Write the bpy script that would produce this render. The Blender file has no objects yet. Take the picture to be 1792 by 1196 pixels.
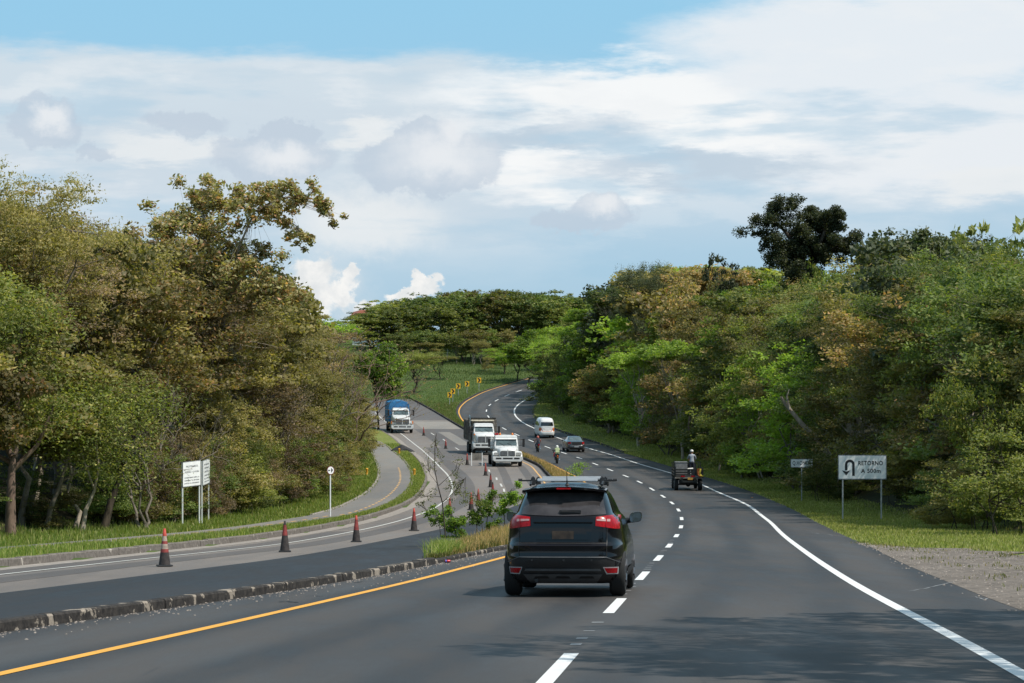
import bpy, bmesh, math, random
import numpy as np
from mathutils import Vector, Matrix

SC = bpy.context.scene
COL = SC.collection
F = 4231.0          # focal length in photo pixels (85 mm on a 36 mm sensor, photo 1792 px wide)
HC = 1.69           # camera height above the near road
U0, V0 = 896.0, 850.0
rnd = random.Random(7)
nrg = np.random.default_rng(11)

# ------------------------------------------------------------------ object helpers
def mk(name, verts, faces, mat=None, parent=None, smooth=False, cols=None, mats=None, fmat=None, uv=None):
    me = bpy.data.meshes.new(name)
    if isinstance(verts, np.ndarray):
        verts = np.ascontiguousarray(verts, dtype=np.float32)
        me.vertices.add(len(verts)); me.vertices.foreach_set('co', verts.ravel())
        fa = np.ascontiguousarray(faces, dtype=np.int32); n, k = fa.shape
        me.loops.add(n*k); me.loops.foreach_set('vertex_index', fa.ravel())
        me.polygons.add(n); me.polygons.foreach_set('loop_start', np.arange(0, n*k, k, dtype=np.int32))
        me.update(calc_edges=True)
    else:
        me.from_pydata([tuple(v) for v in verts], [], faces); me.update()
    if mats:
        for m in mats: me.materials.append(m)
        if fmat is not None: me.polygons.foreach_set('material_index', np.array(fmat, dtype=np.int32))
    elif mat: me.materials.append(mat)
    if smooth: me.polygons.foreach_set('use_smooth', [True]*len(me.polygons))
    if cols is not None:
        a = me.color_attributes.new('leafc', 'FLOAT_COLOR', 'POINT'); a.data.foreach_set('color', np.ascontiguousarray(cols, dtype=np.float32).ravel())
    if uv is not None:
        l = me.uv_layers.new(name='UVMap')
        vi = np.empty(len(me.loops), dtype=np.int32); me.loops.foreach_get('vertex_index', vi)
        l.data.foreach_set('uv', np.asarray(uv, dtype=np.float32)[vi].ravel())
    o = bpy.data.objects.new(name, me); COL.objects.link(o)
    if parent: o.parent = parent
    return o
def tag(o, label=None, cat=None, group=None, kind=None):
    if label: o['label'] = label
    if cat: o['category'] = cat
    if group: o['group'] = group
    if kind: o['kind'] = kind
    return o
def empty(name, loc, yaw=0.0, label=None, cat=None, group=None):
    o = bpy.data.objects.new(name, None); COL.objects.link(o)
    o.empty_display_size = 0.2
    o.location = loc; o.rotation_euler = (0, 0, yaw)
    return tag(o, label, cat, group)
def copy_tree(o, parent=None):
    c = o.copy(); COL.objects.link(c); c.parent = parent
    for ch in list(o.children): copy_tree(ch, c)
    return c

class MB:
    "collects simple solids into one mesh"
    def __init__(s): s.v = []; s.f = []
    def add(s, vs, fs):
        b = len(s.v); s.v += [tuple(v) for v in vs]; s.f += [tuple(i+b for i in f) for f in fs]; return s
    def box(s, x0, x1, y0, y1, z0, z1, tx=0, ty=0):
        vs = [(x0,y0,z0),(x1,y0,z0),(x1,y1,z0),(x0,y1,z0),(x0+tx,y0+ty,z1),(x1-tx,y0+ty,z1),(x1-tx,y1-ty,z1),(x0+tx,y1-ty,z1)]
        return s.add(vs, [(3,2,1,0),(4,5,6,7),(0,1,5,4),(1,2,6,5),(2,3,7,6),(3,0,4,7)])
    def tube(s, pts, rad, n=8, caps=True):
        pts = [Vector(p) for p in pts]
        if not hasattr(rad, '__len__'): rad = [rad]*len(pts)
        vs = []; up = None
        for i, p in enumerate(pts):
            d = (pts[min(i+1, len(pts)-1)] - pts[max(i-1, 0)]).normalized()
            if up is None:
                up = Vector((0,0,1)) if abs(d.z) < .9 else Vector((1,0,0))
            a = d.cross(up)
            if a.length < 1e-5: a = d.cross(Vector((0,1,0)))
            a.normalize(); b = a.cross(d).normalized(); up = b
            for k in range(n):
                t = 2*math.pi*k/n
                vs.append(p + (a*math.cos(t) + b*math.sin(t))*rad[i])
        fs = []
        for i in range(len(pts)-1):
            for k in range(n):
                q = (k+1) % n
                fs.append((i*n+k, i*n+q, (i+1)*n+q, (i+1)*n+k))
        if caps:
            fs.append(tuple(range(n-1, -1, -1))); fs.append(tuple((len(pts)-1)*n+k for k in range(n)))
        return s.add(vs, fs)
    def lathe(s, prof, n=20, axis='z', c=(0,0,0)):
        "prof: list of (radius, height along axis)"
        vs = []
        for r, h in prof:
            for k in range(n):
                t = 2*math.pi*k/n; a, b = r*math.cos(t), r*math.sin(t)
                p = {'z': (a, b, h), 'x': (h, a, b), 'y': (a, h, b)}[axis]
                vs.append((p[0]+c[0], p[1]+c[1], p[2]+c[2]))
        fs = []
        for i in range(len(prof)-1):
            for k in range(n):
                q = (k+1) % n; fs.append((i*n+k, i*n+q, (i+1)*n+q, (i+1)*n+k))
        fs.append(tuple(range(n-1, -1, -1))); fs.append(tuple((len(prof)-1)*n+k for k in range(n)))
        return s.add(vs, fs)
    def prism(s, poly, y0, y1, axis='y'):
        "poly in the plane across the axis"
        n = len(poly)
        if axis == 'y': vs = [(a, y0, b) for a, b in poly] + [(a, y1, b) for a, b in poly]
        elif axis == 'x': vs = [(y0, a, b) for a, b in poly] + [(y1, a, b) for a, b in poly]
        else: vs = [(a, b, y0) for a, b in poly] + [(a, b, y1) for a, b in poly]
        fs = [tuple(range(n)), tuple(range(2*n-1, n-1, -1))] + [(i, i+n, (i+1) % n+n, (i+1) % n) for i in range(n)]
        return s.add(vs, fs)
    def build(s, name, mat, parent=None, smooth=False, bevel=0):
        me = bpy.data.meshes.new(name); me.from_pydata(s.v, [], s.f); me.update()
        bm = bmesh.new(); bm.from_mesh(me); bmesh.ops.recalc_face_normals(bm, faces=bm.faces)
        if bevel:
            try: bmesh.ops.bevel(bm, geom=[e for e in bm.edges if len(e.link_faces) == 2 and e.calc_face_angle(0) > .5], offset=bevel, segments=2, affect='EDGES', clamp_overlap=True)
            except Exception: pass
        bm.to_mesh(me); bm.free(); me.materials.append(mat)
        if smooth:
            for p in me.polygons: p.use_smooth = True
            me.set_sharp_from_angle(angle=math.radians(40))
        o = bpy.data.objects.new(name, me); COL.objects.link(o)
        if parent: o.parent = parent
        return o

# ------------------------------------------------------------------ materials
class NT:
    def __init__(s, name):
        s.m = bpy.data.materials.new(name); s.m.use_nodes = True
        s.t = s.m.node_tree; s.t.nodes.clear()
        s.out = s.n('ShaderNodeOutputMaterial')
    def n(s, t, **kw):
        x = s.t.nodes.new(t)
        for k, v in kw.items(): setattr(x, k, v)
        return x
    def l(s, a, b): s.t.links.new(a, b)
    def set(s, sock, v):
        if hasattr(v, 'node'): s.l(v, sock)
        else: sock.default_value = v
    def math(s, op, a, b=0.0, c=0.0, clamp=False):
        x = s.n('ShaderNodeMath', operation=op, use_clamp=clamp)
        s.set(x.inputs[0], a); s.set(x.inputs[1], b); s.set(x.inputs[2], c); return x.outputs[0]
    def mix(s, f, a, b, mode='MIX'):
        x = s.n('ShaderNodeMix', data_type='RGBA', blend_type=mode)
        s.set(x.inputs[0], f)
        s.set(x.inputs[6], a if hasattr(a, 'node') else (*a[:3], 1)); s.set(x.inputs[7], b if hasattr(b, 'node') else (*b[:3], 1))
        return x.outputs[2]
    def noise(s, scale, detail=4, rough=.55, vec=None, dist=0.0):
        x = s.n('ShaderNodeTexNoise'); x.inputs['Scale'].default_value = scale; x.inputs['Detail'].default_value = detail
        x.inputs['Roughness'].default_value = rough; x.inputs['Distortion'].default_value = dist
        if vec is not None: s.l(vec, x.inputs['Vector'])
        return x.outputs[0]
    def ramp(s, f, a, b, c0=0.0, c1=1.0):
        x = s.n('ShaderNodeMapRange', interpolation_type='SMOOTHSTEP', clamp=True)
        s.set(x.inputs[0], f); x.inputs[1].default_value = a; x.inputs[2].default_value = b
        x.inputs[3].default_value = c0; x.inputs[4].default_value = c1; return x.outputs[0]
    def obj(s): return s.n('ShaderNodeTexCoord').outputs['Object']
    def geo(s): return s.n('ShaderNodeNewGeometry').outputs['Position']
    def scale(s, v, sx, sy, sz):
        x = s.n('ShaderNodeMapping'); s.l(v, x.inputs[0]); x.inputs['Scale'].default_value = (sx, sy, sz); return x.outputs[0]
    def bsdf(s, col, rough=.6, metal=0.0, spec=.5, coat=0.0, bump=None, bstr=.3, bdist=.02, trans=0.0, alpha=None):
        p = s.n('ShaderNodeBsdfPrincipled')
        s.set(p.inputs['Base Color'], col if hasattr(col, 'node') else (*col[:3], 1))
        s.set(p.inputs['Roughness'], rough); p.inputs['Metallic'].default_value = metal
        p.inputs['Specular IOR Level'].default_value = spec; p.inputs['Coat Weight'].default_value = coat
        p.inputs['Coat Roughness'].default_value = .03
        p.inputs['Transmission Weight'].default_value = trans
        if bump is not None:
            b = s.n('ShaderNodeBump'); s.l(bump, b.inputs['Height']); b.inputs['Strength'].default_value = bstr; b.inputs['Distance'].default_value = bdist
            s.l(b.outputs[0], p.inputs['Normal'])
        s.l(p.outputs[0], s.out.inputs[0]); return p
def plain(name, col, rough=.6, metal=0.0, spec=.5, coat=0.0, var=.18, scale=6.0):
    t = NT(name); nz = t.noise(scale, 5, .6, t.obj())
    d = tuple(c*(1-var) for c in col); b = tuple(min(1, c*(1+var)) for c in col)
    c = t.mix(t.ramp(nz, .3, .7), d, b)
    t.bsdf(c, t.ramp(nz, .3, .7, max(0, rough-.06), min(1, rough+.06)), metal, spec, coat); return t.m

def m_asphalt(name, dark, light, brown, grit=.16, track=True):
    t = NT(name); g = t.geo()
    uvn = t.n('ShaderNodeUVMap'); uvn.uv_map = 'UVMap'
    sp = t.n('ShaderNodeSeparateXYZ'); t.l(uvn.outputs[0], sp.inputs[0]); u = sp.outputs[0]
    big = t.noise(.12, 4, .55, t.scale(g, 1, .25, 1)); mid = t.noise(1.3, 5, .6, t.scale(g, 1, .18, 1)); fine = t.noise(60, 3, .7, g)
    c = t.mix(t.ramp(big, .35, .65), dark, light)
    c = t.mix(t.math('MULTIPLY', t.ramp(mid, .4, .75), .35), c, brown)
    if track:   # tyre polished bands across the lane (u in metres from the lane's left line)
        w = t.math('ABSOLUTE', t.math('SINE', t.math('MULTIPLY', u, math.pi/1.85)))
        w2 = t.math('MULTIPLY', t.ramp(w, .2, .95), t.ramp(t.noise(.25, 3, .5, t.scale(g, 1, .12, 1)), .3, .6))
        c = t.mix(t.math('MULTIPLY', w2, .6), c, brown)
        st = t.noise(1.1, 6, .7, t.scale(g, 1, .35, 1), .6); c = t.mix(t.math('MULTIPLY', t.ramp(st, .60, .72), .5), c, (.018, .018, .019))
        sk = t.noise(5.0, 3, .6, t.scale(g, 1, .03, 1)); c = t.mix(t.math('MULTIPLY', t.ramp(sk, .66, .74), .35), c, (.016, .016, .017))
    c = t.mix(t.math('MULTIPLY', t.ramp(fine, .45, .75), grit), c, (.22, .21, .2))
    c = t.mix(t.math('MULTIPLY', t.ramp(fine, .3, .5, 1, 0), grit*1.2), c, (.012, .012, .013))
    t.bsdf(c, t.ramp(mid, .3, .7, .62, .8), spec=.35, bump=fine, bstr=.35, bdist=.004); return t.m
def m_paint(name, col, wear=.3, under=(.05, .05, .052)):
    t = NT(name); g = t.geo(); a = t.noise(3.0, 6, .7, g); b = t.noise(30, 3, .6, g)
    k = t.math('MULTIPLY', t.ramp(t.math('ADD', t.math('MULTIPLY', a, .6), t.math('MULTIPLY', b, .4)), .52, .68), wear)
    c = t.mix(k, col, under); c = t.mix(t.ramp(t.noise(.9, 3, .5, g), .3, .7, 0, .18), c, tuple(x*.6 for x in col))
    t.bsdf(c, .6, spec=.3); return t.m
def m_ground(name, cols, scale=.5, rough=.95):
    t = NT(name); g = t.geo()
    a = t.noise(scale, 5, .6, g); b = t.noise(scale*9, 4, .65, g); d = t.noise(scale*50, 3, .7, g)
    c = t.mix(t.ramp(a, .35, .62), cols[0], cols[1]); c = t.mix(t.ramp(b, .42, .7), c, cols[2])
    c = t.mix(t.math('MULTIPLY', t.ramp(d, .45, .7), .5), c, cols[3])
    t.bsdf(c, rough, spec=.15, bump=d, bstr=.7, bdist=.03); return t.m
def m_leaf(name, base, alt, hi, transl=.38, rough=.55, spec=.25):
    t = NT(name)
    at = t.n('ShaderNodeAttribute', attribute_name='leafc', attribute_type='GEOMETRY'); s = t.n('ShaderNodeSeparateColor'); t.l(at.outputs['Color'], s.inputs[0])
    oi = t.n('ShaderNodeObjectInfo')
    r = s.outputs[0]; gch = s.outputs[1]; bch = s.outputs[2]
    c = t.mix(t.ramp(t.math('ADD', r, t.math('MULTIPLY', t.math('SUBTRACT', oi.outputs['Random'], .5), .5)), .35, .7), base, alt)
    c = t.mix(t.ramp(gch, .8, .93), c, hi)
    br = t.math('MULTIPLY', t.math('ADD', .62, t.math('MULTIPLY', bch, .7)), t.math('ADD', .62, t.math('MULTIPLY', oi.outputs['Random'], .86)))
    x = t.n('ShaderNodeVectorMath', operation='SCALE'); t.l(c, x.inputs[0]); t.l(br, x.inputs[3]); c = x.outputs[0]
    p = t.n('ShaderNodeBsdfPrincipled'); t.l(c, p.inputs['Base Color']); p.inputs['Roughness'].default_value = rough; p.inputs['Specular IOR Level'].default_value = spec
    tr = t.n('ShaderNodeBsdfTranslucent'); x2 = t.n('ShaderNodeVectorMath', operation='MULTIPLY'); t.l(c, x2.inputs[0]); x2.inputs[1].default_value = (1.5, 1.6, .6); t.l(x2.outputs[0], tr.inputs[0])
    mx = t.n('ShaderNodeMixShader'); mx.inputs[0].default_value = transl; t.l(p.outputs[0], mx.inputs[1]); t.l(tr.outputs[0], mx.inputs[2])
    t.l(mx.outputs[0], t.out.inputs[0]); return t.m
def m_bark(name, a, b):
    t = NT(name); g = t.obj(); n1 = t.noise(3, 5, .7, t.scale(g, 1, 1, .3)); n2 = t.noise(14, 4, .7, t.scale(g, 1, 1, .25))
    c = t.mix(t.ramp(n1, .4, .65), a, b); c = t.mix(t.math('MULTIPLY', t.ramp(n2, .4, .7), .5), c, tuple(x*.4 for x in a))
    t.bsdf(c, .9, spec=.15, bump=n2, bstr=.6, bdist=.02); return t.m

M = {}
M['road'] = m_asphalt('road_asphalt', (.018, .0178, .0185), (.032, .031, .031), (.074, .064, .056))
M['fresh'] = m_asphalt('fresh_asphalt', (.015, .0155, .017), (.024, .024, .026), (.034, .033, .033), grit=.05, track=False)
M['old'] = m_asphalt('old_asphalt', (.125, .106, .092), (.18, .155, .135), (.225, .19, .16), grit=.3, track=False)
M['oldtrack'] = m_asphalt('worn_track', (.078, .068, .062), (.105, .092, .084), (.13, .113, .10), grit=.2, track=False)
M['milled'] = m_asphalt('milled_asphalt', (.17, .155, .135), (.24, .215, .185), (.28, .25, .22), grit=.3, track=False)
M['path'] = m_asphalt('path_concrete', (.14, .13, .118), (.20, .185, .165), (.24, .21, .18), grit=.25, track=False)
M['white'] = m_paint('white_road_paint', (.70, .70, .68), .4)
M['oldwhite'] = m_paint('worn_white_paint', (.55, .54, .50), .7, (.13, .125, .12))
M['yellow'] = m_paint('yellow_road_paint', (.72, .35, .04), .45)
M['oldyellow'] = m_paint('worn_yellow_paint', (.62, .36, .12), .6, (.16, .14, .12))
M['ghost'] = m_paint('scuffed_white_paint', (.22, .22, .22), .9)
def m_kerb(name, base, dark, pale, amt):
    t = NT(name); g = t.geo(); a = t.noise(2.6, 6, .6, g); b = t.noise(9, 5, .7, g); d = t.noise(45, 3, .7, g)
    c = t.mix(t.ramp(b, .35, .65), base, dark); c = t.mix(t.ramp(a, amt, amt+.035), c, pale); c = t.mix(t.math('MULTIPLY', t.ramp(d, .45, .7), .4), c, dark)
    t.bsdf(c, .9, spec=.2, bump=b, bstr=.6, bdist=.02); return t.m
M['kerb_dirty'] = m_kerb('sooty_kerb', (.055, .048, .042), (.022, .020, .019), (.30, .255, .205), .56)
M['kerb_side'] = m_kerb('concrete_kerb', (.20, .175, .155), (.12, .105, .09), (.42, .38, .33), .63)
M['kerb_dark'] = m_kerb('dark_kerb', (.05, .042, .036), (.03, .026, .024), (.2, .17, .14), .6)
M['gutter'] = m_kerb('gutter_concrete', (.30, .265, .235), (.22, .20, .175), (.38, .34, .3), .6)
M['ground'] = m_ground('forest_floor', [(.035, .030, .016), (.028, .038, .012), (.05, .042, .022), (.015, .014, .008)], .15)
M['grassfield'] = m_ground('meadow', [(.06, .095, .025), (.085, .11, .032), (.05, .085, .02), (.10, .12, .045)], .12)
M['verge'] = m_ground('verge_turf', [(.10, .15, .03), (.16, .19, .045), (.24, .22, .08), (.08, .11, .025)], .5)
M['dryturf'] = m_ground('dry_turf', [(.16, .16, .055), (.20, .18, .075), (.26, .22, .11), (.09, .11, .03)], .6)
M['gravel'] = m_ground('broken_gravel', [(.145, .122, .102), (.19, .162, .138), (.065, .058, .052), (.24, .21, .175)], .45)
# ------------------------------------------------------------------ road levels as a function of the distance from the camera
_pt = [(-80,0),(-20,0),(20,0),(55,0),(70,0),(82,.0),(94,.08),(106,.24),(118,.49),(130,.75),(141,1.06),(152,1.44),(163,1.92),(175,2.37),(187,2.9),(198,3.45),(210,4.07),(222,4.68),(233,5.4),(245,6.2),(257,7.1),(269,8.0),(280,8.97),(292,10.0),(304,11.1),(316,12.2),(327,13.2),(337,14.2),(346,15.2),(380,18.7),(420,23.4),(460,28.4),(500,32.5),(560,37.5),(620,40.5),(700,42),(900,43),(4500,43)]
YG = np.arange(-80, 4500, .5)
PG = np.interp(YG, [a for a, b in _pt], [b for a, b in _pt])
def gsm(a, sig):
    k = np.arange(-int(3*sig), int(3*sig)+1); w = np.exp(-k*k/(2*sig*sig)); w /= w.sum()
    return np.convolve(np.pad(a, (len(k)//2, len(k)//2), mode='edge'), w, mode='valid')
PG = gsm(PG, 10)
DG = .25*(1-np.clip((YG-110)/70, 0, 1))                     # left carriageway sits lower close by
ZS = {'M': PG, 'L': PG-DG, 'V': PG-DG+.2, 'R': PG-.0}
def zat(k, y): return np.interp(y, YG, ZS[k])
_hit = {}
for k, z in ZS.items():
    s = (YG > 6) & (YG < 640); yy = YG[s]; py = V0-(z[s]-HC)*F/yy
    mn = np.minimum.accumulate(py); _hit[k] = (mn[::-1].copy(), yy[::-1].copy())
def hit(px, py, k='M'):
    "the ground point of level k that the photo shows at a pixel"
    a, b = _hit[k]; Y = float(np.interp(py, a, b)); return (px-U0)*Y/F, Y
def px_of(X, Y, Z): return U0+X*F/Y, V0-(Z-HC)*F/Y
def curve(pts, k='M', sig=4, extend=None):
    "pixel polyline -> X as a function of the distance"
    P = sorted([hit(x, y, k)[::-1] for x, y in pts]); Y = np.array([p[0] for p in P]); X = np.array([p[1] for p in P])
    dense = np.interp(YG, Y, X)
    n0 = min(len(Y)-1, 2); s0 = (X[n0]-X[0])/(Y[n0]-Y[0]+1e-6); s1 = (X[-1]-X[-3])/(Y[-1]-Y[-3]+1e-6)
    s1 = np.clip(s1, -.45, .45)
    dense = np.where(YG < Y[0], X[0]+s0*(YG-Y[0]), dense); dense = np.where(YG > Y[-1], X[-1]+s1*np.minimum(YG-Y[-1], 60), dense)
    return gsm(dense, sig*2)
def at(c, y): return np.interp(y, YG, c)
def off(c, d):
    "curve moved sideways by d metres (d may vary with the distance)"
    sl = np.gradient(c, YG); return c + d*np.sqrt(1+sl*sl)

yellow_px = [(0,1180),(107,1154.6),(214,1131.8),(321.5,1109.8),(402,1091.6),(480,1074),(547,1056.8),(654,1034),(761.4,1008),(828.4,989.3),(879.3,977.2),(945,957),(1000,936),(1035,914),(1055,893),(1056,875),(1042,857),(1007,833.5),(964,812.4),(917,793),(866,771.8),(828,751),(809,736),(802,722.3),(804.5,713.5),(815.8,702),(841,688.4),(878.6,675.9),(928.8,662)]
white_px = [(1900,1243),(1792,1182.7),(1740.6,1153),(1687,1123.8),(1633.5,1095.6),(1566.5,1062),(1499.5,1026),(1432.5,983),(1392,953.7),(1365.6,932),(1350,914.8),(1312,885.4),(1290,874.8),(1231.8,849.7),(1176.5,828.3),(1116,811.5),(1066,794.4),(1028,784.4),(990.7,771.8),(936.7,750.5),(915,740.5),(901,728),(899,717.8),(906.5,707.8),(925.4,696.5),(950.5,686.5),(985,677)]
redge_px = [(2000,1143),(1792,1070),(1762,1059.5),(1738,1051),(1708,1040.7),(1671,1022),(1633,1008.6),(1574.5,984.5),(1526,957.7),(1497,945.6),(1451,924),(1404,900),(1368,882),(1318.6,861.4),(1279.5,848.8),(1234.9,834.9),(1185,820),(1141,807),(1091,793),(1051,778),(1025.8,770.6),(1000.7,763),(975.6,754),(940,737),(931,725.4),(934,712.8),(951.8,696.5),(990,683)]
dash_px = [(975,1172),(1077,1060),(1125,1008),(1152.5,977),(1171.5,955.4),(1183.8,938),(1192.5,922.5),(1193.8,908),(1188.5,893),(1177,880.6),(1161,869),(1141.7,856.5),(1120,844),(1095.6,833.5),(1068,822.6),(1041.7,812.4),(1015,802),(987,793),(958,783),(929.5,771.8),(904.5,761),(882,750.6),(865,740),(853.6,729.4),(850,719),(856,709),(868,701),(885.5,692.5),(907,684.7),(930,678)]
lwhite_px = [(0,1006.4),(107,995),(241,979.6),(375,966),(480,955),(547,943.7),(654,923.4),(721,905.4),(756,892.9),(787,870.7),(793,855),(791,844.5),(783,830.5),(760.9,808.4),(740.8,789.3),(720.7,774),(704.6,761),(690,752)]
lkerb_px = [(0,993.8),(107,983),(233,969.7),(361.6,956),(440,946.5),(520,935),(600.7,920),(667.7,903),(710.7,886.7),(734.8,870.7),(746.8,850.6),(748.8,838.5),(740.8,818.4),(726.7,800.4),(712.7,790.3),(688.6,768),(670,757),(655,748)]
fresh_px = [(0,1038.6),(160.7,1019.8),(294.7,1001.9),(480,980.5),(574,964.4),(681,944.3),(775,925.5),(850,905),(895,888)]
pathL_px = [(24,957),(160.7,945.6),(284,935.5),(402,924),(440,918.8),(504,908),(560,900.8),(594,888.7),(620,876.7),(640,864.6),(656.4,850.6),(663.5,838.5),(664.5,822.5),(658.4,806.4),(652,793),(640,780)]
pathR_px = [(24,963),(160,952),(284,944),(375,934),(440,927),(504,920),(574,911),(640,899),(680,884),(700.6,870.7),(712.7,858.6),(721.7,842.5),(718.7,824.5),(708.7,808.4),(692.6,794.3),(674.5,779.3),(662.5,770.2)]
front_px = [(0,1106),(67,1094),(134,1085),(249,1071.5),(375,1056.8),(434,1044.7),(480,1038),(563,1024.6),(654,1008.6),(710.6,999),(750.7,989.8),(788,981.8),(828.4,972.4),(879,963)]
mlfar_px = [(970.6,835.4),(950.5,819.6),(916.6,804.5),(868,783),(822,757.5),(790.7,740),(765.6,724.9),(748,714.8),(723,701),(702,690)]
Cy = curve(yellow_px); Cw = curve(white_px); Cr = curve(redge_px); Cd = curve(dash_px)
Clw = curve(lwhite_px, 'L'); Clk = curve(lkerb_px, 'L'); Cfr = curve(fresh_px, 'L')
CpL = curve(pathL_px, 'V'); CpR = curve(pathR_px, 'V')
Cfront = curve(front_px, 'M')
b = np.clip((YG-62)/12, 0, 1)
Cmr = Cfront*(1-b) + off(Cy, -.5)*b                          # median, side of the main road
Cmlf = curve(mlfar_px, 'M')
wd = .34 + 1.3*np.clip((YG-51)/16, 0, 1)
bb = np.clip((YG-165)/30, 0, 1)
Cml = gsm(off(Cmr, -wd)*(1-bb) + Cmlf*bb, 4)                 # median, side of the left carriageway
Cpl2 = np.minimum(CpL, Clk-1.2); Cpr2 = np.clip(CpR, Cpl2+.5, Clk-.35)

# forest edges
fl_px = [(-200,950),(0,936),(100,930),(200,925),(320,915),(440,898),(520,882),(575,866),(615,835),(640,806),(650,792),(655,775),(672,752),(684,738),(700,712),(712,690),(716,670)]
fr_px = [(1900,945),(1792,934),(1660,922),(1580,911),(1500,897),(1420,872),(1380,855),(1300,837),(1240,821),(1200,803),(1140,786),(1080,766),(1020,746),(985,728),(962,712),(958,700),(975,686),(1010,672)]
Cfl = np.minimum(curve(fl_px, 'V', 6), Cpl2-.8); Cfrr = np.maximum(curve(fr_px, 'R', 6)+.9*(1-np.clip((YG-135)/15, 0, 1)), Cr+1.0)

def smooth01(x): x = np.clip(x, 0, 1); return x*x*(3-2*x)
def hillnoise(X, Y):
    return (np.sin(X*.11+Y*.043)*.6 + np.sin(X*.037-Y*.081+1.3)*.9 + np.sin(X*.23+Y*.19+.4)*.25)
def terrain(X, Y, sink=0.0):
    "ground height anywhere (arrays)"
    X = np.asarray(X, float); Y = np.asarray(Y, float)
    P = np.interp(Y, YG, PG); D = np.interp(Y, YG, DG)
    ml = at(Cml, Y); lk = at(Clk, Y); re = at(Cr, Y); fl = at(Cfl, Y); fr = at(Cfrr, Y); mr = at(Cmr, Y)
    far = smooth01((Y-360)/60)
    z = P.copy()
    z = np.where((X < ml), P-D, z)
    z = np.where(X < lk, P-D+.2*(1-far), z)
    dl = np.clip(fl+1.0-X, 0, None); dr = np.clip(X-fr+1.0, 0, None)
    rise = lambda d: 9.0*(1-np.exp(-d*.26/9.0*1.2)) + 0*d
    fade = 1-smooth01((Y-330)/90)*.9
    # behind the camera and beyond the trees the slopes ease off
    z = z + rise(dl)*fade*smooth01(dl/6) + rise(dr)*fade*smooth01(dr/6)*1.15
    z = z + hillnoise(X, Y)*smooth01((np.minimum(dl+dr, 40))/12)*.5
    z = z + np.where(Y > 360, hillnoise(X*.6, Y*.6)*1.0*far, 0)
    if sink:
        m1 = (X > ml-1.3) & (X < ml+.0); 
        inroad = ((X > mr-.4) & (X < re+.6)) | ((X > lk-1.2) & (X < ml+1.2))
        z = np.where(inroad & (Y < 385), z-sink, z)
        z = np.where((X <= lk-1.2) & (X > fl-.5) & (Y < 330), z-.06, z)
        z = np.where((X >= re+.6) & (X < fr+.5) & (Y < 385), z-.06, z)
    return z
# ------------------------------------------------------------------ terrain sheet
def grid_lines(segs):
    out = []
    for a, b_, st in segs: out += list(np.arange(a, b_, st))
    return np.array(out + [segs[-1][1]])
xs = grid_lines([(-4000,-600,340),(-600,-150,30),(-150,-45,5),(-45,26,.8),(26,60,2),(60,150,6),(150,600,30),(600,4000,340)])
ys = grid_lines([(-900,-80,80),(-80,0,8),(0,45,2),(45,400,1.2),(400,640,5),(640,1000,30),(1000,4400,340)])
XX, YY = np.meshgrid(xs, ys); ZZ = terrain(XX.ravel(), YY.ravel(), sink=.14)
V = np.stack([XX.ravel(), YY.ravel(), ZZ], 1)
nx, ny = len(xs), len(ys); I = np.arange(nx*ny).reshape(ny, nx)
Q = np.stack([I[:-1,:-1].ravel(), I[:-1,1:].ravel(), I[1:,1:].ravel(), I[1:,:-1].ravel()], 1)
cx = V[Q].mean(1); inl = (cx[:,0] < at(Cfl, cx[:,1])) | (cx[:,0] > at(Cfrr, cx[:,1]))
mat_i = np.where(inl & (cx[:,1] < 330), 0, 1)
ground = mk('ground', V, Q, mats=[M['ground'], M['grassfield']], fmat=mat_i, smooth=True); tag(ground, kind='structure')

def ribbon(name, ca, cb, y0, y1, level, mat, parent=None, dz=0.0, ncol=2, step=1.0, kind='structure', u0=None, dzb=None):
    "sheet between two curves; u = metres from u0, v = distance"
    n = max(2, int((y1-y0)/step)+1); Y = np.linspace(y0, y1, n)
    a, b_ = at(ca, Y), at(cb, Y); ref = at(u0, Y) if u0 is not None else a
    t = np.linspace(0, 1, ncol+1); X = a[:,None]*(1-t)+b_[:,None]*t
    z = (zat(level, Y) if isinstance(level, str) else level(Y))
    dz2 = dz if dzb is None else dzb
    Z = z[:,None] + dz*(1-t) + dz2*t
    Yg = np.repeat(Y[:,None], ncol+1, 1)
    V = np.stack([X.ravel(), Yg.ravel(), Z.ravel()], 1); I = np.arange(len(V)).reshape(n, ncol+1)
    Q = np.stack([I[:-1,:-1].ravel(), I[:-1,1:].ravel(), I[1:,1:].ravel(), I[1:,:-1].ravel()], 1)
    uv = np.stack([(X-ref[:,None]).ravel(), Yg.ravel()], 1)
    o = mk(name, V, Q, mat, parent, uv=uv, smooth=True)
    if kind and not parent: o['kind'] = kind
    return o
def kerb(name, c, w, level, h, mat, y0, y1, seg=1.05, gap=.025, parent=None, side=1, jitter=.012, seed=3):
    "row of kerb stones; the top is w wide, to the side given, h high"
    r = random.Random(seed); mb = MB(); y = y0
    while y < y1:
        st = seg*(1 if y < 130 else 2.5); e = y+st-gap
        dz = r.uniform(-jitter, jitter); dx = r.uniform(-jitter, jitter)
        vs = []
        for yy in (y, e):
            x = float(at(c, yy))+dx; z = float(zat(level, yy)); hh = h+dz
            for (px, pz) in ((0, -.1), (side*.012, hh-.025), (side*.035, hh), (side*w, hh), (side*w, -.1)):
                vs.append((x+px, yy, z+pz))
        fs = [(i, i+1, i+6, i+5) for i in range(4)] + [(0,1,2,3,4)[::-1], (5,6,7,8,9)]
        mb.add(vs, fs); y += st
    o = mb.build(name, mat, parent); 
    if not parent: o['kind'] = 'structure'
    return o

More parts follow.
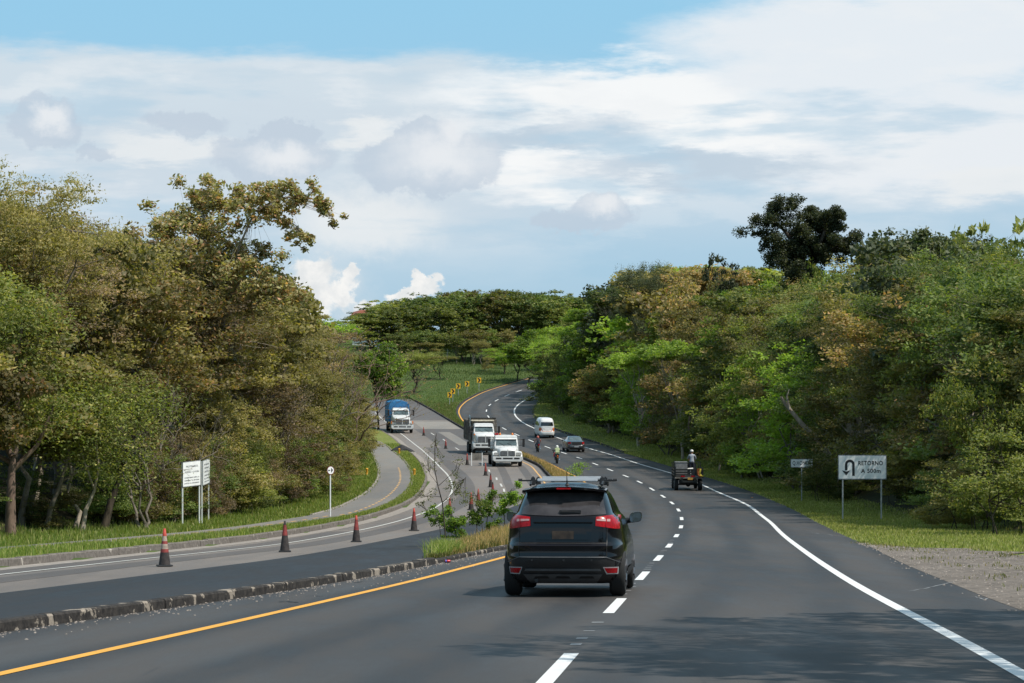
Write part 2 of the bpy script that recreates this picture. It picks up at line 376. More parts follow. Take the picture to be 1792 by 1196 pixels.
road = ribbon('main_road', Cmr, Cr, -60, 384, 'M', M['road'], dz=.0, ncol=10, u0=Cy)
lroad = ribbon('opposite_road', off(Clk, -.02), Cml, -60, 330, 'L', M['old'], ncol=8, u0=Clk)
ribbon('fresh_asphalt', Cfr, off(Cml, -.05), -60, 150, 'L', M['fresh'], lroad, dz=.006, ncol=4)
ribbon('fresh_asphalt', off(Clw, 2.2), off(Cml, -.1), 228, 268, 'L', M['oldtrack'], lroad, dz=.004, ncol=4)
ribbon('worn_asphalt_strip', off(Clw, .6), off(Clw, 4.6), 205, 232, 'L', M['oldtrack'], lroad, dz=.006, ncol=4)
ribbon('worn_asphalt_strip', off(Clw, .5), off(Cml, -.1), 285, 330, 'L', M['oldtrack'], lroad, dz=.006, ncol=4)
ribbon('worn_asphalt_strip', off(Clw, .5), off(Clw, 1.45), -60, 205, 'L', M['oldtrack'], lroad, dz=.004, ncol=2)
ribbon('worn_asphalt_strip', off(Clw, -.95), off(Clw, -.15), -60, 96, 'L', M['oldtrack'], lroad, dz=.004, ncol=2)
ribbon('milled_asphalt', off(Cml, -3.0), off(Cml, -.9), 196, 206, 'L', M['milled'], lroad, dz=.008, ncol=3)
ribbon('milled_asphalt', off(Clw, 3.2), off(Cml, -.15), 268, 282, 'L', M['milled'], lroad, dz=.008, ncol=3)
ribbon('milled_asphalt', off(Clw, 4.2), off(Clw, 5.5), 236, 262, 'L', M['milled'], lroad, dz=.009, ncol=2)
for a_ in (.35, 2.0):
    ribbon('worn_asphalt_strip', off(Cml, -1.35-a_), off(Cml, -.75-a_), 150, 196, 'L', M['oldtrack'], lroad, dz=.005, ncol=2)
ribbon('gutter', off(Clk, 0), off(Clk, .62), -60, 262, 'L', M['gutter'], lroad, dz=.006, ncol=2)
# markings on the main road
ribbon('yellow_line', off(Cy, -.075), off(Cy, .075), -60, 384, 'M', M['yellow'], road, dz=.005, ncol=1)
ribbon('white_edge_line', off(Cw, -.085), off(Cw, .085), -60, 384, 'M', M['white'], road, dz=.005, ncol=1)
dd = [hit(x, y, 'M')[1] for x, y in dash_px]
dd = sorted(dd); dd = [dd[0]-12.3*k for k in (4,3,2,1)] + dd
for d_ in dd:
    ribbon('lane_dash', off(Cd, -.075), off(Cd, .075), d_-2.1, d_+2.1, 'M', M['white'], road, dz=.005, ncol=1, step=.7)
    if d_ < 75:
        for k in range(4):
            yy = d_+3.2+k*1.4+rnd.uniform(-.3, .3)
            ribbon('lane_scuff', off(Cd, -.1), off(Cd, rnd.uniform(0, .06)), yy, yy+rnd.uniform(.12, .3), 'M', M['ghost'], road, dz=.004, ncol=1, step=.2)
ribbon('white_edge_line', off(Clw, -.06), off(Clw, .06), -60, 300, 'L', M['oldwhite'], lroad, dz=.012, ncol=1)
ribbon('yellow_edge_line', off(Cml, -.62), off(Cml, -.5), 150, 215, 'L', M['oldyellow'], lroad, dz=.012, ncol=1)
for (x_, y_) in [(882,858.6),(877,849.6),(869,838.5),(856,824.5),(845,812),(800,786),(778,771),(757,760)]:
    X0, Y0 = hit(x_, y_, 'L'); sl = float(at(np.gradient(Cml, YG), Y0))
    a_ = X0 + sl*(YG-Y0)
    ribbon('lane_dash', a_-.06, a_+.06, Y0-2.2, Y0+2.2, 'L', M['oldwhite'], lroad, dz=.014, ncol=1)
# scratches and a bleached joint on the shoulder
def strip(px, w, name, mat, parent, dz):
    P3 = [hit(a, b_, 'M') for a, b_ in px]; V = []
    for i, (x, y) in enumerate(P3):
        q = P3[min(i+1, len(P3)-1)]; p0 = P3[max(i-1, 0)]; dx, dy = q[0]-p0[0], q[1]-p0[1]; L_ = math.hypot(dx, dy)+1e-6; ww = w*nrg.uniform(.4, 1)
        z = float(zat('M', y))+dz; V += [(x-dy/L_*ww/2, y+dx/L_*ww/2, z), (x+dy/L_*ww/2, y-dx/L_*ww/2, z)]
    Fq = [(2*i, 2*i+1, 2*i+3, 2*i+2) for i in range(len(P3)-1)]
    return mk(name, V, Fq, mat, parent)
M['dark_stain'] = m_paint('tar_stain', (.012, .012, .013), .5, (.03, .03, .03))
for k_, (pp, ww, mt) in enumerate([([(1592,1035),(1615,1031),(1640,1026),(1670,1019)], .045, 'ghost'), ([(1708,1045),(1722,1050),(1730,1048)], .04, 'ghost'), ([(1420,933),(1450,936),(1480,940)], .05, 'ghost'), ([(1700,1078),(1740,1080),(1792,1082)], .03, 'dark_stain'), ([(1300,1106),(1380,1104),(1430,1109)], .03, 'dark_stain'), ([(486,1054),(505,1053),(520,1055)], .09, 'dark_stain'), ([(535,1043),(565,1044)], .05, 'dark_stain'), ([(620,1020),(640,1018)], .05, 'dark_stain')]):
    pts_ = []
    for (a0, b0), (a1, b1) in zip(pp, pp[1:]):
        for t_ in (0, .25, .5, .75): pts_.append((a0+(a1-a0)*t_+rnd.uniform(-1.5, 1.5), b0+(b1-b0)*t_+rnd.uniform(-.4, .4)))
    strip(pts_+[pp[-1]], ww, 'road_scratch' if mt == 'ghost' else 'tar_streak', M[mt], road, .0045)
# kerbs
ky = [(-20, 57)]
kerb('median_kerb', Cmr, .2, 'M', .13, M['kerb_dirty'], -20, 52, side=-1, jitter=.006, gap=.018, seg=1.9)
kerb('median_kerb', Cmr, .2, 'M', .09, M['kerb_dirty'], 52, 64, side=-1, jitter=.008, gap=.03, seg=1.9)
kerb('median_kerb', Cmr, .16, 'M', .07, M['kerb_dark'], 64, 215, side=-1)
kerb('median_kerb', Cml, .16, 'L', .19, M['kerb_dark'], 64, 322, side=1)
kerb('verge_kerb', Clk, .2, 'L', .2, M['kerb_side'], -20, 260, side=-1, gap=.012)
kerb('verge_kerb', Cr, .16, 'M', .14, M['kerb_dark'], 222, 345, side=1)
kerb('path_kerb', CpR, .14, 'V', .06, M['gutter'], 112, 235, side=1, seg=1.4)
kerb('path_kerb', CpL, .14, 'V', .06, M['gutter'], 112, 235, side=-1, seg=1.4)
# verges, path, median fill
ribbon('verge', off(Clk, -.19), off(Clk, -9), -60, 262, 'V', M['verge'], dz=-.012, ncol=8, dzb=-.03)
path = ribbon('path', Cpl2, Cpr2, 40, 240, 'V', M['path'], dz=.016, ncol=4)
for k in range(60):
    ya = 62+k*2.35
    if ya < 185:
        m_ = (Cpl2+Cpr2)/2+ (.35 if ya > 110 else 0)
        ribbon('orange_dash', m_-.06, m_+.06, ya, ya+1.15, 'V', M['oldyellow'], path, dz=.022, ncol=1)
med = ribbon('median_turf', Cmr-.19, Cml+.15, 50, 322, lambda Y: zat('M', Y), M['dryturf'], dz=.06, dzb=.09, ncol=4)
ribbon('right_verge', Cr+.0, Cr+7, -60, 222, 'R', M['verge'], dz=-.012, ncol=6, dzb=-.02)
ribbon('right_verge', Cr+.14, Cr+7, 222, 384, 'R', M['verge'], dz=.12, ncol=6, dzb=.0)
# the triangular island beyond the trucks
ys_i = 286
isl = ribbon('island_turf', Cml+.12, off(Cy, -.35), 262, 384, 'M', M['grassfield'], dz=.14, dzb=.05, ncol=6)
kerb('island_kerb', off(Cy, -.3), .16, 'M', .1, M['kerb_dark'], 262, 384, side=-1)
# gravel lay-by on the right
gv_near = [(1526,957.5),(1574.5,984.5),(1633,1008.6),(1708,1040.7),(1792,1070),(2000,1143)]
n_ = 60; yy0, yy1 = hit(2000,1143,'R')[1], hit(1512,951,'R')[1]
Y_ = np.linspace(yy0-15, yy1, n_)
Xa = at(Cr, Y_)-.01
far_px = [(1540,955),(1600,953),(1700,959),(1792,972),(2000,1000)]
fy = [hit(a, b_, 'R') for a, b_ in far_px]
FX = np.array([p[0] for p in fy]); FY = np.array([p[1] for p in fy])
Xb = np.interp(Y_, FY[::-1], FX[::-1]); Xb = np.where(Y_ < FY.min(), FX[np.argmin(FY)]+.1*(FY.min()-Y_), Xb); Xb = np.maximum(Xb, Xa+.1) + nrg.normal(0, .25, n_)
Xb[-6:] = np.minimum(Xb[-6:], Xa[-6:]+np.linspace(1.2, .1, 6))
T_ = np.linspace(0, 1, 9); GX = Xa[:,None]*(1-T_)+Xb[:,None]*T_; GY = np.repeat(Y_[:,None], 9, 1)
GZ = np.interp(GY, YG, ZS['R'])+.004
GI = np.arange(n_*9).reshape(n_, 9)
g_ = mk('gravel_patch', np.stack([GX.ravel(), GY.ravel(), GZ.ravel()], 1), np.stack([GI[:-1,:-1].ravel(), GI[:-1,1:].ravel(), GI[1:,1:].ravel(), GI[1:,:-1].ravel()], 1), M['gravel']); g_['kind'] = 'structure'

# loose stones (uncountable)
def stones(name, pts, mat, lab):
    V = []; Fq = []
    base = np.array([(-1,-1,0),(1,-1,0),(1,1,0),(-1,1,0),(-.6,-.6,1),(.6,-.7,1),(.7,.6,.9),(-.6,.7,1)], float)
    fc = np.array([(0,1,5,4),(1,2,6,5),(2,3,7,6),(3,0,4,7),(4,5,6,7)])
    for i, (x, y, z, s_) in enumerate(pts):
        a = nrg.uniform(0, 6.28); R = np.array([[math.cos(a), -math.sin(a), 0],[math.sin(a), math.cos(a), 0],[0,0,1]])
        v = (base*nrg.uniform(.6, 1.1, (8,3))*[s_, s_, s_*.8])@R.T + [x, y, z]
        V.append(v); Fq.append(fc+8*i)
    o = mk(name, np.concatenate(V), np.concatenate(Fq), mat); tag(o, lab, 'gravel', kind='stuff'); return o
pts = []
for _ in range(700):
    y = nrg.uniform(22, 62); x = float(at(Cmr, y))+abs(nrg.normal(0, .16)) + .02
    pts.append((x, y, 0.0+zat('M', y), nrg.uniform(.006, .017)))
for _ in range(150):
    y = nrg.uniform(22, 62); x = float(at(Cmr, y))+nrg.uniform(0, 1.1)
    pts.append((x, y, float(zat('M', y)), nrg.uniform(.008, .02)))
M['stone'] = plain('stone', (.22, .19, .165), .9, var=.45)
stones('kerb_grit', pts, M['stone'], 'pale grit lying along the foot of the sooty median kerb')
pts = []
for _ in range(3600):
    i = nrg.integers(0, n_); j = nrg.uniform(0, 1)**1.2; k = nrg.uniform(-.5, .5)
    x = Xa[i]*(1-j)+Xb[i]*j + nrg.normal(0, .12); y = Y_[i]+nrg.uniform(-.5, .5)
    pts.append((x, y, float(zat('R', y)), nrg.uniform(.008, .026)))
stones('loose_gravel', pts, M['stone'], 'loose stones scattered over the bare lay-by on the right')

# ------------------------------------------------------------------ grass blades (uncountable)
def blades(name, X, Y, Z, h, w, mat, lab, lean=.35, cat='grass', tone=None):
    n = len(X); a = nrg.uniform(0, 2*np.pi, n); la = nrg.uniform(0, 2*np.pi, n); ln = np.abs(nrg.normal(0, lean, n))*h
    dx, dy = np.cos(a)*w/2, np.sin(a)*w/2; bx, by = np.cos(la)*ln, np.sin(la)*ln
    z0 = Z-.02
    P0 = np.stack([X-dx, Y-dy, z0], 1); P1 = np.stack([X+dx, Y+dy, z0], 1)
    P2 = np.stack([X+dx*.8+bx*.4, Y+dy*.8+by*.4, Z+h*.6], 1); P3 = np.stack([X-dx*.8+bx*.4, Y-dy*.8+by*.4, Z+h*.6], 1)
    P4 = np.stack([X+bx, Y+by, Z+h], 1); P5 = P4 + np.stack([dx*.15, dy*.15, 0*X], 1)
    V = np.stack([P0,P1,P2,P3,P4,P5], 1).reshape(-1, 3); b0 = np.arange(n)*6
    Q = np.concatenate([np.stack([b0, b0+1, b0+2, b0+3], 1), np.stack([b0+3, b0+2, b0+5, b0+4], 1)])
    t = nrg.uniform(0, 1, n) if tone is None else tone
    c = np.stack([t, nrg.uniform(0, 1, n), nrg.uniform(0, 1, n), np.ones(n)], 1)
    o = mk(name, V, Q, mat, cols=np.repeat(c, 6, 0)); tag(o, lab, cat, kind='stuff'); return o
M['g_lush'] = m_leaf('lush_grass', (.11, .165, .03), (.19, .22, .055), (.33, .31, .13), .4)
M['g_dry'] = m_leaf('dry_grass', (.12, .14, .03), (.24, .20, .085), (.42, .30, .16), .35)
M['g_seed'] = m_leaf('seeded_grass', (.16, .15, .05), (.34, .22, .10), (.48, .32, .17), .35)
M['g_lawn'] = m_leaf('lawn_grass', (.17, .20, .045), (.26, .26, .08), (.38, .34, .16), .35)
M['g_meadow'] = m_leaf('meadow_blades', (.075, .115, .028), (.11, .15, .04), (.18, .20, .07), .3)
def scatter(ca, cb, y0, y1, n, power=-1.0, edge=0.0):
    "random spots between two curves, denser close by"
    u = nrg.uniform(0, 1, n); Y = np.exp(np.log(max(y0,1))+u*(np.log(y1)-np.log(max(y0,1)))) if power else y0+u*(y1-y0)
    t = nrg.uniform(0, 1, n); t = t if not edge else t**edge
    X = at(ca, Y)*(1-t)+at(cb, Y)*t; return X, Y
def clump(X, Y, k, s):
    return np.repeat(X, k)+nrg.normal(0, s, len(X)*k), np.repeat(Y, k)+nrg.normal(0, s, len(X)*k)
# left verge: between kerb and path, and between path and forest
X, Y = scatter(Clk-.2, Cpr2, 46, 235, 9000); X, Y = clump(X, Y, 4, .07); k_ = X < at(Clk, Y)-.17; X, Y = X[k_], Y[k_]
blades('verge_grass', X, Y, zat('V', Y), nrg.uniform(.05, .17, len(X)), .012+.00012*Y, M['g_lush'], 'short green grass between the grey verge kerb and the path')
X, Y = scatter(Cpl2-.05, Cfl-1.5, 46, 300, 26000, edge=.9); X, Y = clump(X, Y, 4, .1)
blades('roadside_grass', X, Y, terrain(X, Y), nrg.uniform(.05, .2, len(X))*(.5+1.1*nrg.uniform(0,1,len(X))**3), .014+.00014*Y, M['g_lush'], 'tall bright green grass at the foot of the left forest')
# median
X, Y = scatter(Cmr-.2, Cml+.2, 53.5, 320, 15000); X, Y = clump(X, Y, 4, .06)
tn = np.clip(nrg.normal(.5, .25, len(X)) + .25*np.sin(Y*.9)+.1, 0, 1)
blades('median_grass', X, Y, zat('M', Y)+.06, nrg.uniform(.08, .30, len(X))*np.clip(.4+(Y-54)/20, .45, 1), .01+.00010*Y, M['g_dry'], 'ragged yellowing grass growing on the median strip', tone=tn)
X, Y = scatter(Cmr-.2, Cml+.2, 56, 262, 7000); X, Y = clump(X, Y, 3, .05)
blades('seed_heads', X, Y, zat('M', Y)+.06, nrg.uniform(.2, .48, len(X))*np.clip(.4+(Y-54)/30, .45, 1), .008+.00010*Y, M['g_seed'], 'tan seed stalks standing above the median grass', lean=.22)
# lush tuft at the nose
X = nrg.normal(0, .26, 1500)+float(at((Cmr+Cml)/2, 56.6)); Y = nrg.normal(56.6, 1.1, 1500); k_ = (X < at(Cmr, Y)-.2) & (X > at(Cml, Y)-.1); X, Y = X[k_], Y[k_]
blades('tufted_grass', X, Y, zat('M', Y)+.05, nrg.uniform(.2, .45, len(X)), .016, M['g_lush'], 'tall light green tuft of grass at the near end of the median', lean=.45)
# island
X, Y = scatter(Cml+.2, off(Cy, -.4), 262, 384, 22000)
tn = np.clip(nrg.normal(.45, .2, len(X))+np.clip((300-Y)/40, 0, .6), 0, 1)
blades('island_grass', X, Y, zat('M', Y)+.1, nrg.uniform(.08, .24, len(X)), .035, M['g_meadow'], 'rough yellow green grass on the island between the two roads')
# right verge
X, Y = scatter(Cr+.05, Cfrr+1.0, 62, 380, 36000); X, Y = clump(X, Y, 3, .09)
xg = np.interp(Y, Y_, Xb, left=1e9, right=-1e9); k_ = ~((Y < yy1) & (X < xg-.3)); X, Y = X[k_], Y[k_]
blades('lawn_grass', X, Y, terrain(X, Y), nrg.uniform(.03, .11, len(X))+.18*np.clip((Y-150)/60, 0, 1)*nrg.uniform(0,1,len(X)), .012+.00016*Y, M['g_lawn'], 'mown yellow green grass along the right shoulder')
i_ = nrg.integers(0, n_, 130); jj = nrg.uniform(.04, 1, 130)**.7; X = np.repeat(Xa[i_]*(1-jj)+Xb[i_]*jj, 16)+nrg.normal(0, .16, 2080); Y = np.repeat(Y_[i_], 16)+nrg.normal(0, .5, 2080)
blades('weed_tufts', X, Y, zat('R', Y), nrg.uniform(.02, .08, 2080), .02, M['g_dry'], 'small weeds sprouting through the gravel lay-by')
# far meadow
X = nrg.uniform(-40, 20, 60000); Y = nrg.uniform(384, 470, 60000); 
X2 = nrg.uniform(-30, 4, 26000); Y2 = nrg.uniform(325, 390, 26000); k_ = (X2 < at(Cml, Y2)+2) | (X2 < at(Cy, Y2)-.6); 
X = np.concatenate([X, X2[k_]]); Y = np.concatenate([Y, Y2[k_]])
blades('meadow_grass', X, Y, terrain(X, Y), nrg.uniform(.08, .28, len(X)), .06, M['g_meadow'], 'rough grass on the slope beyond the bend')
# ------------------------------------------------------------------ vehicle materials
M['black_paint'] = plain('black_car_paint', (.0025, .0028, .0045), .16, 0, .3, .28, .1, 2)
M['rear_glass'] = plain('reflection_grey_glass', (.040, .037, .038), .1, 0, .5, .3, .35, 3)  # grey base colour imitates the sky reflected in the pane
M['grey_paint'] = plain('dark_grey_car_paint', (.045, .048, .052), .3, .3, .5, .8, .1, 2)
M['white_paint'] = plain('white_car_paint', (.66, .67, .66), .35, 0, .5, .4, .06, 3)
M['cream'] = plain('cream_panel', (.62, .56, .44), .6, var=.12)
M['glass'] = plain('dark_glass', (.012, .014, .016), .06, 0, .6, .3, .2, 3)
M['pale_glass'] = plain('windscreen_glass', (.07, .105, .11), .08, 0, .8, .3, .35, 1.5)
M['plastic'] = plain('black_plastic', (.012, .012, .013), .55)
M['greyplastic'] = plain('grey_plastic', (.075, .08, .085), .5)
M['rubber'] = plain('tyre_rubber', (.012, .012, .012), .85)
M['alloy'] = plain('wheel_metal', (.14, .14, .15), .4, .8)
M['chrome'] = plain('bright_metal', (.65, .66, .67), .18, 1.0, var=.05)
M['silver'] = plain('silver_bar', (.46, .47, .48), .4, .3, var=.05)
M['redlens'] = plain('red_lens', (.33, .004, .008), .25, 0, .25, .1, .3, 8)
M['clearlens'] = plain('clear_lens', (.40, .24, .23), .2, 0, .4, .2, .15, 9)
M['amber'] = plain('amber_lens', (.75, .22, .03), .25, 0, .5, .5)
M['lamp'] = plain('headlamp_lens', (.45, .46, .45), .12, .2, .6, .5, .2, 9)
M['rust'] = plain('rusty_steel', (.10, .045, .022), .85, var=.4)
M['dirtysteel'] = plain('dusty_grey_steel', (.16, .145, .125), .75, var=.45, scale=2.5)
M['jeepgreen'] = plain('dark_truck_paint', (.014, .016, .015), .45, var=.4)
M['blue_tarp'] = plain('blue_tarpaulin', (.03, .17, .38), .55, var=.15)
M['greybox'] = plain('grey_metal_box', (.20, .20, .20), .6, var=.2)
M['yellowcloth'] = plain('yellow_cloth', (.55, .42, .05), .8, var=.25)
M['orangecloth'] = plain('orange_cloth', (.5, .14, .03), .8)
M['platey'] = plain('plate_yellow', (.50, .28, .06), .5)
M['skin'] = plain('skin', (.32, .17, .11), .6)
M['shirt'] = plain('pale_shirt', (.32, .35, .40), .85)
M['whitecloth'] = plain('white_cloth', (.72, .72, .68), .8)
M['hivis'] = plain('pale_lime_vest', (.62, .72, .42), .8)
M['navy'] = plain('navy_cloth', (.02, .025, .04), .85)
M['denim'] = plain('denim', (.06, .09, .16), .9)
M['pink'] = plain('faded_pink_cloth', (.50, .16, .13), .85)
M['red_paint'] = plain('red_bike_paint', (.42, .012, .02), .25, 0, .5, .6)
M['galv'] = plain('galvanised_post', (.40, .41, .40), .5, .4, var=.12)
M['signwhite'] = plain('sign_white', (.84, .84, .82), .5, var=.06, scale=2)
M['signblack'] = plain('sign_black', (.015, .015, .017), .5)
M['signgrey'] = plain('sign_back', (.30, .31, .32), .5, .5)
M['signyellow'] = plain('sign_yellow', (.80, .45, .02), .45, var=.06)
M['signred'] = plain('sign_red', (.16, .025, .025), .5)
M['postwhite'] = plain('white_post', (.66, .68, .68), .55, var=.08)

def slope_at(c, Y): return float(at(np.gradient(c, YG), Y))
def put(px, py, level='M', c=None, flip=False, name='thing', dz=0.006, extra=0.0, **kw):
    X, Y = hit(px, py, level); z = float(zat(level, Y))
    yaw = -math.atan(slope_at(c, Y)) if c is not None else 0.0
    gr = math.atan(slope_at(ZS['M'], Y))
    e = empty(name, (X, Y, z+dz), 0, **kw)
    yaw += extra
    if flip: e.rotation_euler = (-gr, 0, yaw+math.pi)
    else: e.rotation_euler = (gr, 0, yaw)
    return e

class Rings:
    "body made of stacked plan outlines; z -> half width, rear y, front y"
    def __init__(s, rows, n=5.0, crown=.0):
        s.r = rows; s.n = n; s.crown = crown
        s.z = [r[0] for r in rows]
    def par(s, z): return [float(np.interp(z, s.z, [r[k] for r in s.r])) for k in (1, 2, 3)]
    def rear(s, x, z, out=0.0):
        W_, yr, yf = s.par(z); L = (yf-yr)/2; c = (yf+yr)/2; t = min(abs(x/W_), .9995)
        return c-L*(1-t**s.n)**(1/s.n)-out
    def side(s, y, z, out=0.0):
        W_, yr, yf = s.par(z); L = (yf-yr)/2; c = (yf+yr)/2; t = min(abs((y-c)/L), .9995)
        return W_*(1-t**s.n)**(1/s.n)+out
    def mesh(s, name, mat, parent, zs=None, m=72, cut=None, zbot=True):
        zs = zs or s.z; V = []; Fc = []
        for z in zs:
            W_, yr, yf = s.par(z); L = (yf-yr)/2; c = (yf+yr)/2
            for k in range(m):
                t = 2*math.pi*k/m; cs, sn = math.cos(t), math.sin(t); e = 2/s.n
                x_ = W_*math.copysign(abs(cs)**e, cs)
                y_ = c+L*math.copysign(abs(sn)**e, sn)
                V.append((x_, y_, z))
        for i in range(len(zs)-1):
            for k in range(m):
                q = (k+1) % m; Fc.append((i*m+k, i*m+q, (i+1)*m+q, (i+1)*m+k))
        Fc.append(tuple(range(m-1, -1, -1)))
        # domed roof cap
        b0 = (len(zs)-1)*m; W_, yr, yf = s.par(zs[-1]); c = (yf+yr)/2
        prev = b0
        for f_, dz_ in ((.8, .03), (.5, .05), (.2, .058)):
            st = len(V)
            for k in range(m):
                x_, y_, z_ = V[b0+k]; V.append((x_*f_, c+(y_-c)*f_, zs[-1]+dz_*s.crown/.058))
            for k in range(m):
                q = (k+1) % m; Fc.append((prev+k, prev+q, st+q, st+k))
            prev = st
        Fc.append(tuple(prev+k for k in range(m)))
        o = mk(name, V, Fc, mat, parent)
        if cut:
            mb = MB()
            for (y_, z_, r_) in cut: mb.lathe([(r_, -2.0), (r_, 2.0)], 28, 'x', (0, y_, z_))
            cu = mb.build('cutter', mat)
            # keep the arches shallow: only the outer 0.32 m each side
            W0 = s.par(.6)[0]
            cu2 = None
            bo = o.modifiers.new('b', 'BOOLEAN'); bo.operation = 'DIFFERENCE'; bo.object = cu; bo.solver = 'EXACT'
            dg = bpy.context.evaluated_depsgraph_get(); me = bpy.data.meshes.new_from_object(o.evaluated_get(dg))
            o.modifiers.clear(); o.data = me; bpy.data.objects.remove(cu)
        for p in o.data.polygons: p.use_smooth = True
        o.data.set_sharp_from_angle(angle=math.radians(32))
        return o
    def patch(s, name, mat, parent, z0, z1, xl, xr, out=.006, nz=10, nx=14, thick=.02):
        "a panel laid on the rear face; xl/xr are functions of t in 0..1 from z0 to z1"
        V = []; Fc = []
        for i in range(nz+1):
            t = i/nz; a, b_ = xl(t), xr(t); zz0 = z0 if not callable(z0) else None
            for j in range(nx+1):
                x = a+(b_-a)*j/nx
                za = z0(x) if callable(z0) else z0; zb = z1(x) if callable(z1) else z1
                z = za+(zb-za)*t; V.append((x, s.rear(x, z, out), z))
        for i in range(nz):
            for j in range(nx):
                k = i*(nx+1)+j; Fc.append((k, k+1, k+nx+2, k+nx+1))
        b0 = len(V); V += [(x, y+thick, z) for x, y, z in V]
        rim = [j for j in range(nx+1)] + [(i)*(nx+1)+nx for i in range(1, nz+1)] + [nz*(nx+1)+j for j in range(nx-1, -1, -1)] + [i*(nx+1) for i in range(nz-1, 0, -1)]
        for a, b_ in zip(rim, rim[1:]+rim[:1]): Fc.append((b_, a, a+b0, b_+b0))
        return mk(name, V, Fc, mat, parent, smooth=False) if nz < 2 else smooth_keep(mk(name, V, Fc, mat, parent))
    def spatch(s, name, mat, parent, sgn, z0, z1, ya, yb, out=.006, nz=8, ny=14):
        V = []; Fc = []
        for i in range(nz+1):
            t = i/nz; z = z0+(z1-z0)*t; a, b_ = ya(t), yb(t)
            for j in range(ny+1):
                y = a+(b_-a)*j/ny; V.append((sgn*s.side(y, z, out), y, z))
        for i in range(nz):
            for j in range(ny):
                k = i*(ny+1)+j; f_ = (k, k+1, k+ny+2, k+ny+1); Fc.append(f_ if sgn > 0 else f_[::-1])
        return mk(name, V, Fc, mat, parent, smooth=True)
def smooth_keep(o, ang=40):
    for p in o.data.polygons: p.use_smooth = True
    o.data.set_sharp_from_angle(angle=math.radians(ang)); return o
def wheel(parent, x, y, r, w, rim=True, name='wheel', rimmat='alloy', dual=False):
    s_ = 1 if x > 0 else -1
    mb = MB(); pr = [(r*.62, -w/2), (r*.9, -w/2), (r*.985, -w/2+.03), (r, -w/2+.06), (r, w/2-.06), (r*.985, w/2-.03), (r*.9, w/2), (r*.62, w/2)]
    mb.lathe(pr, 32, 'x', (x, y, r))
    o = mb.build(name, M['rubber'], parent, smooth=True)
    if rim:
        m2 = MB(); xo = x+s_*w*.42; m2.lathe([(r*.6, -.03), (r*.6, .025), (r*.5, .03), (r*.45, 0.0), (r*.12, .0), (r*.1, .03)] if s_ > 0 else [(r*.1, -.03), (r*.12, 0), (r*.45, 0), (r*.5, -.03), (r*.6, -.025), (r*.6, .03)], 24, 'x', (xo, y, r))
        for k in range(5):
            t = 2*math.pi*k/5; m2.tube([(xo+s_*.02, y+math.cos(t)*r*.1, r+math.sin(t)*r*.1), (xo+s_*.02, y+math.cos(t)*r*.58, r+math.sin(t)*r*.58)], r*.07, 6)
        m2.build('rim', M[rimmat], o, smooth=True)
    return o
def ln(a, b_): return lambda t: a+(b_-a)*t

# ------------------------------------------------------------------ black SUV
suv = put(989, 1043.5, 'M', None, name='parked_car')
suv.name = 'suv'
Xs, Ys = suv.location.x, suv.location.y
suv.rotation_euler = (0, 0, -math.atan(.094))
tag(suv, 'black five-door SUV with silver roof bars driving ahead in the left lane, seen from behind', 'car')
R = Rings([(.20,.80,.34,4.2),(.26,.86,.22,4.35),(.34,.905,.13,4.42),(.44,.922,.085,4.46),(.52,.925,.05,4.48),(.60,.93,.035,4.48),(.63,.93,.05,4.48),(.70,.925,.055,4.47),(.775,.92,.05,4.45),(.80,.915,.075,4.4),(.83,.91,.12,4.3),(.90,.90,.14,4.1),(1.0,.885,.15,3.55),(1.06,.875,.155,3.3),(1.14,.862,.165,3.15),(1.20,.825,.185,3.0),(1.245,.775,.22,2.93),(1.28,.745,.25,2.88),(1.33,.73,.29,2.78),(1.45,.685,.41,2.5),(1.56,.635,.53,2.2),(1.61,.60,.57,2.0),(1.65,.555,.67,1.8)], n=5.6, crown=.095)
for row in R.r: pass
rear_axle, front_axle = .78, 3.47
body = R.mesh('body', M['black_paint'], suv, cut=[(rear_axle, .35, .385), (front_axle, .35, .385)], m=120)
# put the body origin at the rear tyre contact: shift all parts back
def S_(name, mat, z0, z1, a, b_, out=.008, par=None, **k): return R.patch(name, M[mat], par or suv, z0, z1, a, b_, out, **k)
# spoiler over the glass
mb = MB()
n = 17; V = []
for i in range(n):
    u = -1+2*i/(n-1); x = u*.64; zt = 1.685-.055*u*u; yb = .30+.10*u*u
    V += [(x, .95, zt+.01), (x, yb, zt-.02), (x, yb+.01, zt-.055), (x, .62, zt-.075)]
Fc = []
for i in range(n-1):
    for k in range(4):
        q = (k+1) % 4; Fc.append((i*4+k, i*4+q, (i+1)*4+q, (i+1)*4+k))
Fc += [(0,1,2,3), tuple((n-1)*4+k for k in (3,2,1,0))]
sp_ = smooth_keep(mk('spoiler', V, Fc, M['black_paint'], suv), 30)
MB().box(-.11, .11, .285, .33, 1.622, 1.648).build('brake_light', M['redlens'], sp_, bevel=.006)
# rear glass: black surround then the pane
gl = S_('rear_window', 'rear_glass', lambda x: 1.255+.0*x-.03*(1-(x/.7)**2), 1.575, ln(-.645, -.565), ln(.645, .565), .012, nz=10, nx=20)
wp = MB().box(-.06, .27, .205, .24, 1.262, 1.312); wp.tube([(.24, .215, 1.295), (-.03, .2, 1.29)], .014, 6); wp.build('wiper', M['plastic'], suv, bevel=.008)
# tailgate recess with the plate housing
S_('tailgate_panel', 'black_paint', lambda x: .865, lambda x: 1.045, ln(-.40, -.33), ln(.40, .33), .010, nz=4, nx=14)
pl = MB().box(-.165, .165, .118, .132, .87, 1.0); plo = pl.build('number_plate', plain('smudged_plate', (.045, .03, .02), .6, var=.6, scale=7), suv, bevel=.006)
mb = MB().box(-.45, .45, .128, .16, 1.12, 1.135); mb.build('tailgate_trim', M['black_paint'], suv, bevel=.005)
